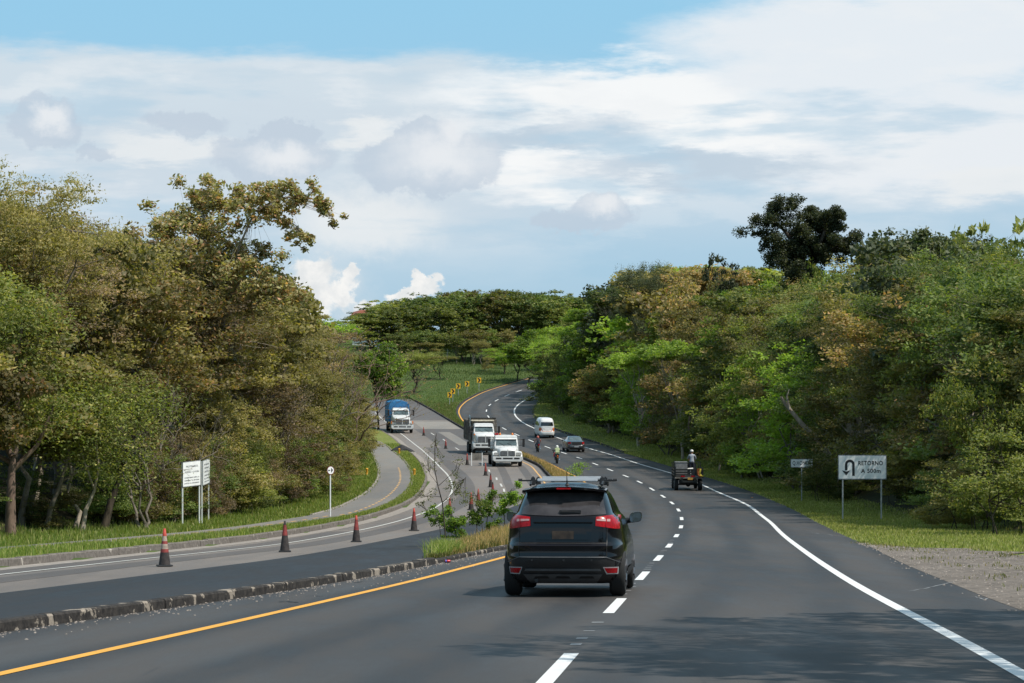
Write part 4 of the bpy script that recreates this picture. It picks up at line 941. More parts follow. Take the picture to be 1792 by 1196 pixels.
# ------------------------------------------------------------------ bonneted trucks
def truck(px, py, lab, p, c):
    t = put(px, py, 'L', c, flip=True, name='truck', extra=p.get('yaw', 0)); tag(t, lab, 'truck')
    W_ = p['w']/2; hb_, hg0, hg1, hh_, wt, rf = p['bump'], p['g0'], p['g1'], p['hood'], p['wtop'], p['roof']; cw = p['cab']/2
    # hood, tapering forward and upward (front of the truck is at +y, root at the front axle line)
    m = MB(); z0 = .62
    gw = p['gw']/2
    secs = [(.95, gw*.92, hg0-.05, hg1+.02), (.80, gw*1.08, hg0-.12, hh_-.14), (.2, gw*1.2, .8, hh_-.04), (-.7, cw*.96, .8, hh_)]
    vs = []
    for (yy, hw, zb, zt) in secs:
        vs += [(-hw, yy, zb), (hw, yy, zb), (hw*1.02, yy, zt-.16), (hw*.78, yy, zt-.02), (0, yy, zt+.02), (-hw*.78, yy, zt-.02), (-hw*1.02, yy, zt-.16)]
    n = 7; fs = [(i*n+k, i*n+(k+1) % n, (i+1)*n+(k+1) % n, (i+1)*n+k) for i in range(3) for k in range(n)] + [tuple(range(n)), tuple(3*n+k for k in range(n))]
    m.add(vs, fs); m.build('hood', M['white_paint'], t, smooth=True, bevel=.03)
    for s_ in (-1, 1):      # fenders
        vs = []; k_ = 9; pr = []
        for i in range(k_):
            a = math.radians(-10+200*i/(k_-1)); pr.append((.0+.72*math.cos(a), .62+.56*math.sin(a)))
        m = MB(); inner, outer = gw*1.0, W_
        vs = [(s_*inner, y_, z_+.1) for y_, z_ in pr]+[(s_*(outer-.06), y_, z_) for y_, z_ in pr]+[(s_*outer, y_*.96, z_-.08) for y_, z_ in pr]
        fs = [(a*k_+i, a*k_+i+1, (a+1)*k_+i+1, (a+1)*k_+i) for a in range(2) for i in range(k_-1)]
        fo = MB(); fo.add(vs, fs); o = fo.build('fender', M['white_paint'], t, smooth=True)
        sm = o.modifiers.new('s', 'SOLIDIFY'); sm.thickness = .04; sm.offset = -1
        hl = MB(); hl.box(min(s_*(W_-.10), s_*(gw+.04)), max(s_*(W_-.10), s_*(gw+.04)), .62, .80, hb_+.04, hb_+.32); h_ = hl.build('headlight', M['lamp'], t, bevel=.05)
        if p.get('amber'): MB().box(s_*(W_-.07)-.07, s_*(W_-.07)+.07, .52, .74, hb_+.12, hb_+.45).build('indicator', M['amber'], t, bevel=.03)
        mi = MB(); mi.tube([(s_*cw, -.7, hh_+.05), (s_*(cw+.42), -.62, hh_+.1)], .02, 6); mi.tube([(s_*cw, -.7, wt), (s_*(cw+.42), -.62, wt-.03)], .02, 6); mi.box(s_*(cw+.42)-.09, s_*(cw+.42)+.09, -.66, -.58, hh_-.05, wt+.02); mi.build('mirror', M['plastic'], t, bevel=.02)
        wheel(t, s_*(W_-.16), 0, .5, .28, rimmat='greybox')
        for ya in p['axles']:
            wheel(t, s_*(W_-.28), ya, .5, .52, rimmat='greybox')
    g = MB(); g.prism([(-gw, hg0), (gw, hg0), (gw*.93, hg1), (-gw*.93, hg1)], .955, .985, 'y'); go = g.build('grille', M['greyplastic'], t, bevel=.03)
    for k in range(11):
        x_ = -gw*.86+gw*1.72*k/10; MB().box(x_-.018, x_+.018, .985, 1.0, hg0+.05, hg1-.05).build('grille_bar', M['signgrey'], go)
    MB().box(-.03, .03, .98, 1.02, hg0, hg1+.12).build('hood_badge', M['white_paint'], t)
    bm_ = MB(); bm_.prism([(-W_, hb_-.28), (-W_*.86, hb_-.42), (W_*.86, hb_-.42), (W_, hb_-.28), (W_, hb_), (-W_, hb_)], .85, 1.08, 'y'); bo_ = bm_.build('bumper', M['white_paint'], t, bevel=.04)
    for x0_, x1_ in ((-.78, -.42), (-.32, .32), (.42, .78)): MB().box(x0_*W_, x1_*W_, 1.078, 1.092, hb_-.2, hb_-.09).build('bumper_slot', M['plastic'], bo_)
    # cab
    cbm = MB(); zc = hh_
    vs = []
    for (z_, hw, yf_) in ((.75, cw, -.5), (hh_, cw, -.62), (wt, cw*.94, -.98), (rf-.06, cw*.92, -1.02), (rf, cw*.84, -1.15)):
        vs += [(-hw, yf_, z_), (hw, yf_, z_), (hw, -2.3, z_), (-hw, -2.3, z_)]
    fs = [(i*4+k, i*4+(k+1) % 4, (i+1)*4+(k+1) % 4, (i+1)*4+k) for i in range(4) for k in range(4)] + [(3,2,1,0), (16,17,18,19)]
    cbm.add(vs, fs); cbm.build('cab', M['white_paint'], t, bevel=.05)
    def wy(z): return -.62-(z-hh_)/(wt-hh_)*.36+.02
    za, zb = hh_+.06, wt-.02
    MB().add([(-cw*.88, wy(za), za), (cw*.88, wy(za), za), (cw*.83, wy(zb), zb), (-cw*.83, wy(zb), zb), (-cw*.88, wy(za)-.05, za), (cw*.88, wy(za)-.05, za), (cw*.83, wy(zb)-.05, zb), (-cw*.83, wy(zb)-.05, zb)], [(0,1,2,3),(7,6,5,4),(0,4,5,1),(1,5,6,2),(2,6,7,3),(3,7,4,0)]).build('windscreen', M['pale_glass'], t)
    wi = MB()
    for x_ in (-.5, .15): wi.tube([(x_*cw, wy(za)+.02, za), (x_*cw+.4, wy(za+.2)+.02, za+.2)], .01, 5)
    wi.build('wiper', M['plastic'], t)
    for s_ in (-1, 1):
        MB().add([(s_*(cw+.012), -.95, hh_+.05), (s_*(cw+.012), -1.9, hh_+.05), (s_*(cw*.945+.012), -1.9, wt-.03), (s_*(cw*.945+.012), -1.15, wt-.03)], [(0,1,2,3)]).build('side_window', M['glass'], t)
    vis = MB(); vis.prism([(-.9, wt-.01), (-1.0, wt+.06), (-.82, wt-.02)], -cw*.9, cw*.9, 'x'); vis.build('sun_visor', M['white_paint'], t)
    ch = MB(); ch.box(-.45, -.3, -7.2, .6, .55, .8); ch.box(.3, .45, -7.2, .6, .55, .8); ch.box(-W_*.8, W_*.8, -.1, .1, .42, .58); ch.box(-W_*.75, W_*.75, .3, .8, .35, .5); ch.build('chassis', M['plastic'], t)
    return t
c_l = off(Cml, -2.3)
t1 = truck(887, 816.5, 'white bonneted truck with rounded fenders and orange beacons, nearest of the oncoming trucks', dict(w=2.42, cab=1.92, gw=1.22, bump=.82, g0=.86, g1=1.26, hood=1.58, wtop=2.16, roof=2.46, axles=(-4.6,), yaw=.02), c_l)
tb = MB(); tb.lathe([(.02, -2.5), (.95, -2.6), (1.0, -2.9), (1.0, -6.2), (.9, -6.4), (.02, -6.5)], 24, 'y', (0, 0, 1.45)); tb.build('tank_body', M['dirtysteel'], t1, smooth=True)
MB().box(-1.15, 1.15, -6.4, -2.5, .82, 1.0).build('deck', M['dirtysteel'], t1)
MB().box(-1.2, -.9, -2.48, -2.35, .9, 2.3).build('side_tank', M['signgrey'], t1, bevel=.04); MB().box(.92, 1.22, -2.48, -2.35, 1.3, 2.25).build('side_tank', M['signwhite'], t1, bevel=.08)
for x_, mt in ((-.55, 'amber'), (.72, 'redlens'), (.9, 'redlens'), (.5, 'amber')):
    be = MB(); be.lathe([(.09, 0), (.09, .05), (.075, .14), (.03, .18)], 14, 'z', (x_*.95, -1.3, 2.46)); be.build('beacon', M[mt], t1, smooth=True)
t2 = truck(848, 796, 'white dump truck with tall slatted grille and high load bed, middle oncoming truck', dict(w=2.3, cab=1.86, gw=1.45, bump=1.05, g0=1.12, g1=1.66, hood=1.98, wtop=2.52, roof=2.78, axles=(-4.4, -5.6), yaw=.0), c_l)
d = MB(); d.box(-1.28, 1.28, -7.4, -2.55, 1.15, 1.25); d.box(-1.28, -1.2, -7.4, -2.55, 1.25, 3.05); d.box(1.2, 1.28, -7.4, -2.55, 1.25, 3.05); d.box(-1.28, 1.28, -2.63, -2.55, 1.25, 3.22); d.box(-1.28, 1.28, -7.4, -7.32, 1.25, 3.05)
d.build('dump_bed', M['dirtysteel'], t2, bevel=.02)
for s_ in (-1, 1):
    for k in range(8): MB().box(s_*1.30-.03, s_*1.30+.03, -7.3+k*.66, -7.22+k*.66, 1.25, 3.05).build('bed_rib', M['dirtysteel'], t2)
MB().box(-1.05, 1.05, -2.6, -2.2, 2.94, 3.06).build('headboard_rail', M['cream'], t2, bevel=.03)
MB().box(-1.25, 1.25, -2.66, -2.52, 3.16, 3.26).build('bed_top_rail', M['plastic'], t2)
ex = MB(); ex.tube([(1.12, -2.42, .9), (1.12, -2.42, 3.2), (1.16, -2.5, 3.5)], .06, 10); ex.build('exhaust_stack', M['chrome'], t2, smooth=True)
MB().box(.98, 1.26, -2.5, -2.34, 1.0, 2.5).build('air_filter', M['dirtysteel'], t2, bevel=.05)
MB().box(.84, .98, -.2, .0, 1.72, 1.86).build('side_marker', M['amber'], t2, bevel=.02)
MB().box(-.8, .8, .86, .9, .40, .62).build('lower_valance', M['plastic'], t2)
t3 = truck(702.5, 758, 'white-cabbed truck with a blue tarpaulin body coming round the wooded left edge', dict(w=2.4, cab=1.86, gw=1.5, bump=.86, g0=.98, g1=1.5, hood=1.86, wtop=2.42, roof=2.62, axles=(-4.6,), amber=True, yaw=.03), c_l)
tp = MB(); secs = []
vs = []
for y_ in (-2.55, -4, -5.5, -7.2):
    vs += [(-1.12, y_, .95), (-1.14, y_, 2.65), (-1.02, y_, 3.12), (-.5, y_, 3.3), (0, y_, 3.34), (.5, y_, 3.3), (1.02, y_, 3.12), (1.14, y_, 2.65), (1.12, y_, .95)]
n = 9; fs = [(i*n+k, i*n+(k+1) % n, (i+1)*n+(k+1) % n, (i+1)*n+k) for i in range(3) for k in range(n)] + [tuple(range(n)), tuple(3*n+k for k in range(n))]
tp.add(vs, fs); tp.build('tarpaulin_body', M['blue_tarp'], t3, smooth=True)
MB().box(-.06, .06, -1.7, -1.5, 2.6, 2.78).build('roof_horn', M['chrome'], t3, bevel=.02)
# car following the truck down the hill (roofs seen at the wood edge are hidden by leaves)

# ------------------------------------------------------------------ traffic cones
M['cone_red'] = plain('cone_orange_red', (.42, .045, .025), .6, var=.2); M['cone_dirty'] = plain('sooty_cone', (.035, .028, .026), .8, var=.5, scale=9)
M['cone_dull'] = plain('dull_red_cone', (.28, .05, .035), .7, var=.3, scale=9); M['cone_band'] = plain('dirty_white_band', (.36, .28, .22), .7, var=.35, scale=9); M['cone_maroon'] = plain('faded_red_cone', (.22, .035, .03), .7, var=.4, scale=9)
def cone(px, py, lab, style, h=.9, tilt=0.0):
    X, Y = hit(px, py, 'L'); t = empty('traffic_cone', (X, Y, float(zat('L', Y))+.012), rnd.uniform(-.3, .3), lab, 'traffic cone', 'traffic cones along the closed lane')
    t.rotation_euler.y = tilt; t.rotation_euler.x = math.atan(slope_at(ZS['M'], Y))
    b = MB(); b.box(-.185, .185, -.185, .185, 0, .035, .008, .008); b.build('base', M['plastic'], t, bevel=.008)
    def rad(z): return .14-(z-.035)/(h-.035)*.112
    if style == 'a': bands = [(.035, .33, 'cone_dirty'), (.33, .41, 'cone_maroon'), (.41, .53, 'cone_band'), (.53, .60, 'cone_maroon'), (.60, .72, 'cone_band'), (.72, h, 'cone_red')]
    elif style == 'b': bands = [(.035, .47, 'cone_dirty'), (.47, .62, 'cone_maroon'), (.62, .78, 'cone_maroon'), (.78, h, 'cone_dirty')]
    elif style == 'c': bands = [(.035, .40, 'cone_dirty'), (.40, .75, 'cone_maroon'), (.75, h, 'cone_red')]
    else: bands = [(.035, .30, 'cone_dirty'), (.30, .62, 'cone_maroon'), (.62, h, 'cone_dull')]
    V = []; Fc = []; fm = []; names = []; n = 22
    for z0, z1, mt in bands:
        if mt not in names: names.append(mt)
        b0 = len(V); 
        for zz in (z0, z1):
            for k in range(n): a = 2*math.pi*k/n; V.append((rad(zz)*math.cos(a), rad(zz)*math.sin(a), zz))
        for k in range(n): q = (k+1) % n; Fc.append((b0+k, b0+q, b0+n+q, b0+n+k)); fm.append(names.index(mt))
    b0 = len(V)-n; Fc.append(tuple(b0+k for k in range(n))); fm.append(names.index(bands[-1][2]))
    mk('cone_body', V, Fc, None, t, smooth=True, mats=[M[x] for x in names], fmat=fm); return t
CL = [(288,992,'large traffic cone with clean orange tip and two whitish bands, leftmost in the row','a'),(498.5,966.5,'blackened cone with dull red middle, second from the left in the row','b'),(623.5,949,'sooty cone with a short red tip, third from the left in the row','c'),(724.5,929.5,'sooty cone beside the white edge line, last one clear of the median shrubs','c'),
      (787,905,'cone half hidden behind the thin sapling on the median','d'),(824.5,893,'left one of two red cones just behind the median shrubs','d'),(837,885,'right one of two red cones just behind the median shrubs','d'),(862.5,871,'tall blackened cone in front of another, above the median shrubs','b'),(858.7,853,'blackened cone overlapped by the one in front of it','b'),(849.9,832.5,'red cone beside the nearest oncoming truck','d'),(817.7,814,'small cone left of the grey board','c'),(780,785.7,'red cone in the open lane left of the dump truck','d'),(741.5,762.5,'farthest cone, to the right of the blue truck','d')]
for c_ in CL: cone(*c_)

# ------------------------------------------------------------------ signs
def text(s_, size, mat, parent, loc, rot=(math.pi/2, 0, 0), name='lettering', align='CENTER', ext=.002, sx=1.0, bold=0.0, width=None):
    cu = bpy.data.curves.new(name, 'FONT'); cu.body = s_; cu.size = size; cu.align_x = align; cu.align_y = 'CENTER'; cu.extrude = ext; cu.offset = bold; cu.space_character = 1.12
    o = bpy.data.objects.new(name, cu); COL.objects.link(o); dg = bpy.context.evaluated_depsgraph_get()
    me = bpy.data.meshes.new_from_object(o.evaluated_get(dg)); bpy.data.objects.remove(o)
    o = bpy.data.objects.new(name, me); COL.objects.link(o); me.materials.clear(); me.materials.append(mat)
    o.parent = parent; o.location = loc; o.rotation_euler = rot; 
    if width: sx = width/max(1e-3, max(v.co.x for v in me.vertices)-min(v.co.x for v in me.vertices))
    o.scale = (sx, 1, 1); return o
def rrect(w, h, r, n=5):
    P = []
    for cx_, cz_, a0 in ((w/2-r, h/2-r, 0), (-w/2+r, h/2-r, 90), (-w/2+r, -h/2+r, 180), (w/2-r, -h/2+r, 270)):
        for i in range(n): a = math.radians(a0+90*i/(n-1)); P.append((cx_+r*math.cos(a), cz_+r*math.sin(a)))
    return P
def board(parent, w, h, zc, edge='signblack', r=.05, fr=.03, xo=0.0):
    p = MB(); p.prism([(x+xo, z+zc) for x, z in rrect(w, h, r)], 0.0, .012, 'y'); po = p.build('board', M['signgrey'], parent)
    b = MB(); b.prism([(x+xo, z+zc) for x, z in rrect(w-.015, h-.015, r)], -.004, 0.0-.0005, 'y'); b.build('border', M[edge], po)
    b = MB(); b.prism([(x+xo, z+zc) for x, z in rrect(w-.015-2*fr, h-.015-2*fr, max(.01, r-fr*.5))], -.008, -.0045, 'y'); b.build('panel', M['signwhite'], po); return po
def sc_at(Y): return F/Y
# RETORNO
X1, Y1 = hit(1475, 908, 'R'); X2, Y2 = hit(1542, 913, 'R'); Ym = (Y1+Y2)/2; ppm = sc_at(Ym)
sg = empty('direction_sign', ((1509-U0)/ppm, Ym, float(zat('R', Ym))), 0, 'white rectangular road sign reading RETORNO A 500m with a U-turn arrow on two grey posts', 'road sign')
zb = HC-(818-V0)/ppm-float(zat('R', Ym)); w_, h_ = 85/ppm, 43/ppm
bo = board(sg, w_, h_, zb, 'signgrey')
for x_ in (-34/ppm, 33.5/ppm): MB().box(x_-.028, x_+.028, .014, .07, -.1, zb+h_/2-.06).build('post', M['galv'], sg)
k = h_/1.08
text('RETORNO', .26*k, M['signblack'], bo, (.36*k, -.010, zb+.17*k), width=1.08*k, bold=.006, ext=.0015); text('A 500m', .25*k, M['signblack'], bo, (.38*k, -.010, zb-.17*k), width=.86*k, bold=.006, ext=.0015)
ar = MB(); P_ = []; cx_ = -.55*k; r_o, r_i = .215*k, .105*k
out_, inn = [], []
for i in range(13): a = math.pi*i/12; out_.append((cx_+r_o*math.cos(a), zb+.12*k+r_o*math.sin(a))); inn.append((cx_+r_i*math.cos(a), zb+.12*k+r_i*math.sin(a)))
for i in range(12): ar.prism([out_[i], out_[i+1], inn[i+1], inn[i]], -.012, -.0085, 'y')
ar.prism([(cx_+r_i, zb-.38*k), (cx_+r_o, zb-.38*k), (cx_+r_o, zb+.12*k), (cx_+r_i, zb+.12*k)], -.012, -.0085, 'y'); ar.prism([(cx_-r_o, zb-.14*k), (cx_-r_i, zb-.14*k), (cx_-r_i, zb+.12*k), (cx_-r_o, zb+.12*k)], -.012, -.0085, 'y')
ar.prism([(cx_-.16*k-.19*k, zb-.13*k), (cx_-.16*k, zb-.36*k), (cx_-.16*k+.19*k, zb-.13*k), (cx_-.16*k, zb-.19*k)][:4], -.0125, -.0088, 'y'); ar.build('arrow', M['signblack'], bo)
# Q.HONDA
X1, Y1 = hit(1403, 878, 'R'); ppm = sc_at(Y1)
sg = empty('name_sign', (X1, Y1, float(zat('R', Y1))), 0, 'small white place-name sign reading Q.HONDA on a single grey post', 'road sign')
zb = HC-(811-V0)/ppm-float(zat('R', Y1)); bo = board(sg, 39/ppm, 15.5/ppm, zb, 'signblack', .03, .02)
text('Q.HONDA', .31, M['signblack'], bo, (0, -.010, zb-.0), width=32/ppm, bold=.001, ext=.0015)
MB().box(-.025, .025, .014, .06, -.1, zb).build('post', M['galv'], sg)
# the two white notice boards at the wood edge
def notice(pxl, pyl, pxr, pyr, tops, bots, lab, lines):
    XL, YL = hit(pxl, pyl, 'V'); XR, YR = hit(pxr, pyr, 'V'); ang = math.atan2(YR-YL, XR-XL); W2 = math.hypot(XR-XL, YR-YL)
    e = empty('notice_board', (XL, YL, float(terrain(XL, YL))), ang, lab, 'notice board'); z0 = e.location.z
    def zt(py, Y): return HC-(py-V0)*Y/F-z0
    tl, tr, bl, br = zt(tops[0], YL), zt(tops[1], YR), zt(bots[0], YL), zt(bots[1], YR); o_ = .05
    p = MB(); p.prism([(-o_, bl), (W2+o_, br), (W2+o_, tr), (-o_, tl)], 0, .02, 'y'); po = p.build('board', M['signgrey'], e)
    p = MB(); p.prism([(-o_+.02, bl+.03), (W2+o_-.02, br+.03), (W2+o_-.02, tr-.03), (-o_+.02, tl-.03)], -.004, -.0005, 'y'); p.build('panel', M['signwhite'], po)
    MB().box(-.04, .02, .022, .07, -.3, tl-.02).build('post', M['postwhite'], e); MB().box(W2-.02, W2+.04, .022, .07, -.4, tr-.02).build('post', M['postwhite'], e)
    sl2 = math.atan2(br-bl, W2); H = tl-bl
    for f_, s_, sz in lines:
        text(s_, sz*H, M['notice_ink'], po, (W2/2, -.0065, (bl+br)/2+H*(.5+f_)), rot=(math.pi/2, -sl2, 0), width=W2*(.5+.4*min(1,len(s_)/20)), bold=.002, ext=.001)
    return e
M['notice_ink'] = plain('notice_ink', (.13, .14, .15), .7)
notice(321, 919, 350, 917.5, (809, 805.4), (853.5, 850), 'white notice board on two white posts, its wide face with six lines of text', [(.30, 'PROTEJAMOS', .10), (.08, 'LA FAUNA Y LA FLORA', .085), (-.14, 'CONSERVEMOS LIMPIA LA', .065), (-.25, 'CARRETERA Y EL ENTORNO', .065), (-.36, 'JUNTOS LO LOGRAREMOS', .065)])
notice(355.5, 917, 367, 911.5, (806.5, 802), (850.5, 845.5), 'narrow white notice board turned edgewise, directly right of the wider board', [(.32, 'PROTEJAMOS', .08), (.18, 'NUESTROS', .08), (.03, 'ARBOLES Y', .08), (-.12, 'ANIMALES', .08), (-.25, 'DEL CAMINO', .07), (-.37, 'GRACIAS', .07)])
# round restriction sign
X1, Y1 = hit(578.7, 904.5, 'V'); ppm = sc_at(Y1)
sg = empty('round_sign', (X1, Y1, float(zat('V', Y1))), math.radians(38), 'small round white sign with dark red rim and black arrow on a white pole', 'road sign')
zb = HC-(823.5-V0)/ppm-float(zat('V', Y1)); rr_ = 7.8/ppm
d = MB(); d.lathe([(rr_, -.0), (rr_, .012)], 28, 'y', (0, 0, zb)); po = d.build('disc', M['signred'], sg)
d = MB(); d.lathe([(rr_*.84, -.004), (rr_*.84, -.001)], 28, 'y', (0, 0, zb)); d.build('panel', M['signwhite'], po)
a_ = MB(); a_.prism([(.02, zb-.11), (.10, zb-.02), (.12, zb+.02), (.02, zb+.12)], -.008, -.0045, 'y'); a_.box(-.12, -.03, -.008, -.0045, zb-.02, zb+.02); a_.prism([(-.15, zb), (-.09, zb-.05), (-.09, zb+.05)], -.0085, -.005, 'y'); a_.build('arrow', M['signblack'], po)
MB().box(-.025, .025, .014, .06, -.1, zb+.1).build('post', M['postwhite'], sg)
# chevrons
for i, (cx_, cy_, bx_, by_) in enumerate([(787.3,691.4,787,710.4),(792.6,685,792.6,706.5),(801.8,676,802,694),(817.2,672,817.4,690.5),(838.3,665.8,838.3,685)]):
    yg = np.linspace(300, 420, 600); 
    ypx = V0-(terrain((bx_-U0)*yg/F, yg)-HC)*F/yg; j = int(np.argmax(ypx < by_)); Y1 = yg[j]; X1 = (bx_-U0)*Y1/F; ppm = sc_at(Y1); z0 = float(terrain(X1, Y1))
    e = empty('chevron_sign', (X1, Y1, z0), math.radians(4), ['yellow chevron sign at the low left end of the curve, nearest of the five','yellow chevron sign partly behind the nearest one','yellow chevron sign in the middle of the five','yellow chevron sign, fourth along the curve','yellow chevron sign standing apart at the far end of the curve'][i], 'chevron sign', 'chevron signs along the outside of the bend')
    zb = HC-(cy_-V0)/ppm-z0; w_, h_ = 7.6/ppm, 9.2/ppm
    b = MB(); b.prism([(x, z+zb) for x, z in rrect(w_, h_, .03)], 0, .012, 'y'); po = b.build('panel', M['signyellow'], e)
    c_ = MB(); hw, hh = w_*.5, h_*.5
    for sg_ in (1, -1): c_.prism([(-hw*.72, zb+sg_*hh*.82), (-hw*.0, zb+sg_*hh*.82), (hw*.75, zb), (hw*.0, zb)], -.012, -.001, 'y')
    c_.build('chevron', M['signblack'], po)
    MB().box(-.035, .035, .014, .07, -.2, zb).build('post', M['galv'], e)
# plain board on legs beside the dump truck
X1, Y1 = hit(842, 815.5, 'L'); ppm = sc_at(Y1)
e = empty('warning_board', ((834.5-U0)/ppm, Y1, float(zat('L', Y1))), .1, 'blank grey board on thin legs standing in the lane before the dump truck', 'sign')
zb = HC-(799.5-V0)/ppm-e.location.z
MB().box(-9.3/ppm, 9.3/ppm, -.01, .01, zb-6.6/ppm, zb+6.2/ppm).build('board', M['dirtysteel'], e)
for x_ in (-9.3/ppm, 9.3/ppm): MB().box(x_-.03, x_+.03, -.03, .03, 0, zb+7/ppm).build('leg', M['signwhite'], e)
# yellow bollards on the path bend
M['yell'] = plain('yellow_bollard_paint', (.70, .34, .03), .6)
for i, (bx_, by_) in enumerate([(698.6,795),(725,833),(642,832),(628.5,800)]):
    X1, Y1 = hit(bx_, by_, 'V'); z0 = float(terrain(X1, Y1))
    e = empty('bollard', (X1, Y1, z0), 0, ['yellow bollard beside the dark mound at the upper path kerb','yellow bollard on the grass between path and road','yellow bollard on the grass slope left of the path','yellow bollard under the wood edge, uppermost on the left slope'][i], 'bollard', 'yellow bollards along the path bend')
    b = MB(); b.lathe([(.11, -.05), (.11, .08), (.085, .1), (.085, .38), (.10, .4), (.10, .46), (.05, .5)], 14); b.build('post', M['yell'], e, smooth=True)
# dark mound
X1, Y1 = hit(703, 790, 'V'); V = [(0, 0, .62)]; Fc = []
for j, (rr_, zz) in enumerate(((.45, .45), (.85, .18), (1.05, -.05))):
    for k in range(12): a = 2*math.pi*k/12; q = rr_*rnd.uniform(.8, 1.2); V.append((q*math.cos(a), q*math.sin(a)*.6, zz*rnd.uniform(.8, 1.2)))
for k in range(12):
    Fc.append((0, 1+k, 1+(k+1) % 12))
    for j in range(2): Fc.append((1+j*12+k, 1+(j+1)*12+k, 1+(j+1)*12+(k+1) % 12, 1+j*12+(k+1) % 12))
o = mk('dark_mound', V, Fc, M['fresh']); o.location = (X1, Y1, float(zat('V', Y1))); tag(o, 'low black mound beside the upper path kerb', 'mound')
# litter
X1, Y1 = hit(775, 986, 'M')
o = MB().lathe([(.03, -.06), (.033, -.055), (.033, .055), (.03, .06)], 14, 'x', (0, 0, .033)).build('drink_can', plain('red_can', (.4, .03, .04), .35, .4), None, smooth=True); o.location = (X1+.1, Y1, .01); o.rotation_euler = (0, 0, .2); tag(o, 'crushed red drink can lying at the foot of the median kerb', 'can')
MB().lathe([(.0335, -.05), (.0335, -.02)], 14, 'x', (0, 0, .033)).build('blue_label', plain('blue_print', (.03, .1, .4), .4), o, smooth=True)
X1, Y1 = hit(1316, 871.5, 'M')
o = MB().box(-.06, .06, -.05, .05, 0, .03, .015, .015).build('road_stud', M['amber'], None); o.location = (X1, Y1, float(zat('M', Y1))+.005); tag(o, 'small orange stud on the dark right shoulder before the shade', 'stud')
# ------------------------------------------------------------------ foliage
M['leaf_olive'] = m_leaf('olive_leaves', (.165, .155, .055), (.225, .195, .075), (.34, .26, .10))
M['leaf_green'] = m_leaf('green_leaves', (.11, .14, .038), (.17, .185, .05), (.28, .26, .08))
M['leaf_lime'] = m_leaf('lime_leaves', (.14, .22, .035), (.20, .28, .045), (.28, .33, .07), .45)
M['leaf_dark'] = m_leaf('dark_leaves', (.048, .062, .034), (.072, .085, .042), (.115, .115, .055), .28)
M['leaf_deep'] = m_leaf('deep_green_leaves', (.085, .125, .036), (.13, .17, .048), (.22, .23, .07))
M['leaf_rust'] = m_leaf('rusty_leaves', (.175, .155, .06), (.245, .19, .08), (.40, .22, .10))
M['leaf_yellow'] = m_leaf('yellow_green_leaves', (.15, .19, .04), (.22, .24, .05), (.36, .33, .06))
M['leaf_hero'] = m_leaf('mottled_big_leaves', (.20, .205, .095), (.27, .23, .11), (.42, .24, .14), .35)
M['leaf_brown'] = m_leaf('dry_leaves', (.16, .12, .075), (.21, .155, .095), (.30, .20, .11))
M['leaf_fresh'] = m_leaf('fresh_sprigs', (.09, .16, .025), (.16, .25, .035), (.26, .32, .06), .4)
M['bark_grey'] = m_bark('grey_bark', (.14, .12, .095), (.24, .205, .165)); M['bark_dark'] = m_bark('dark_bark', (.05, .04, .03), (.10, .08, .06)); M['bark_pale'] = m_bark('pale_bark', (.30, .25, .19), (.42, .36, .28)); M['bark_rust'] = m_bark('brown_bark', (.16, .11, .085), (.24, .17, .13))

def leaf_mesh(C, Lf, asp=.5, up=.5, sizev=.35, droop=0.0, O=None):
    "diamond leaves at the points C; returns verts, quads, colours"
    n = len(C); L_ = Lf*nrg.uniform(1-sizev, 1+sizev, n)
    a = nrg.normal(size=(n, 3)); a[:, 2] = a[:, 2]*(1-up)-droop; a /= np.linalg.norm(a, axis=1)[:, None]+1e-9
    nv = nrg.normal(size=(n, 3)); nv[:, 2] = np.abs(nv[:, 2])+up*1.2; nv = nv if O is None else nv*.75+O*1.5; b_ = np.cross(nv, a); b_ /= np.linalg.norm(b_, axis=1)[:, None]+1e-9
    a *= L_[:, None]; b_ *= (L_*asp/2)[:, None]
    nn = np.cross(a, b_); nn /= np.linalg.norm(nn, axis=1)[:, None]+1e-9
    P0 = C-a*.5; P2 = C+a*.5; mid = C+a*.02-nn*(L_*.08)[:, None]; P1 = mid+b_; P3 = mid-b_
    V = np.stack([P0, P1, P2, P3], 1).reshape(-1, 3); Q = np.arange(n*4).reshape(n, 4)
    return V, Q
class TB:
    def __init__(s): s.v = []; s.f = []; s.n = 0
    def tube(s, pts, rad, k=6):
        mb = MB(); mb.tube(pts, rad, k, caps=False); b_ = s.n; s.v.append(np.array([tuple(p) for p in mb.v])); s.f.append(np.array(mb.f)+b_); s.n += len(mb.v)
    def arrays(s): return np.concatenate(s.v), np.concatenate(s.f)
def bend(p, q, r, w, n=4, sag=0.0):
    p = Vector(p); q = Vector(q); L_ = (q-p).length; out = []
    for i in range(n+1):
        t = i/n; x = p.lerp(q, t); 
        if 0 < i < n: x += Vector((r.gauss(0, w), r.gauss(0, w), r.gauss(0, w*.6)))*L_*.12
        x.z += sag*math.sin(math.pi*t)*L_; out.append(x)
    return out
PROTO = {}
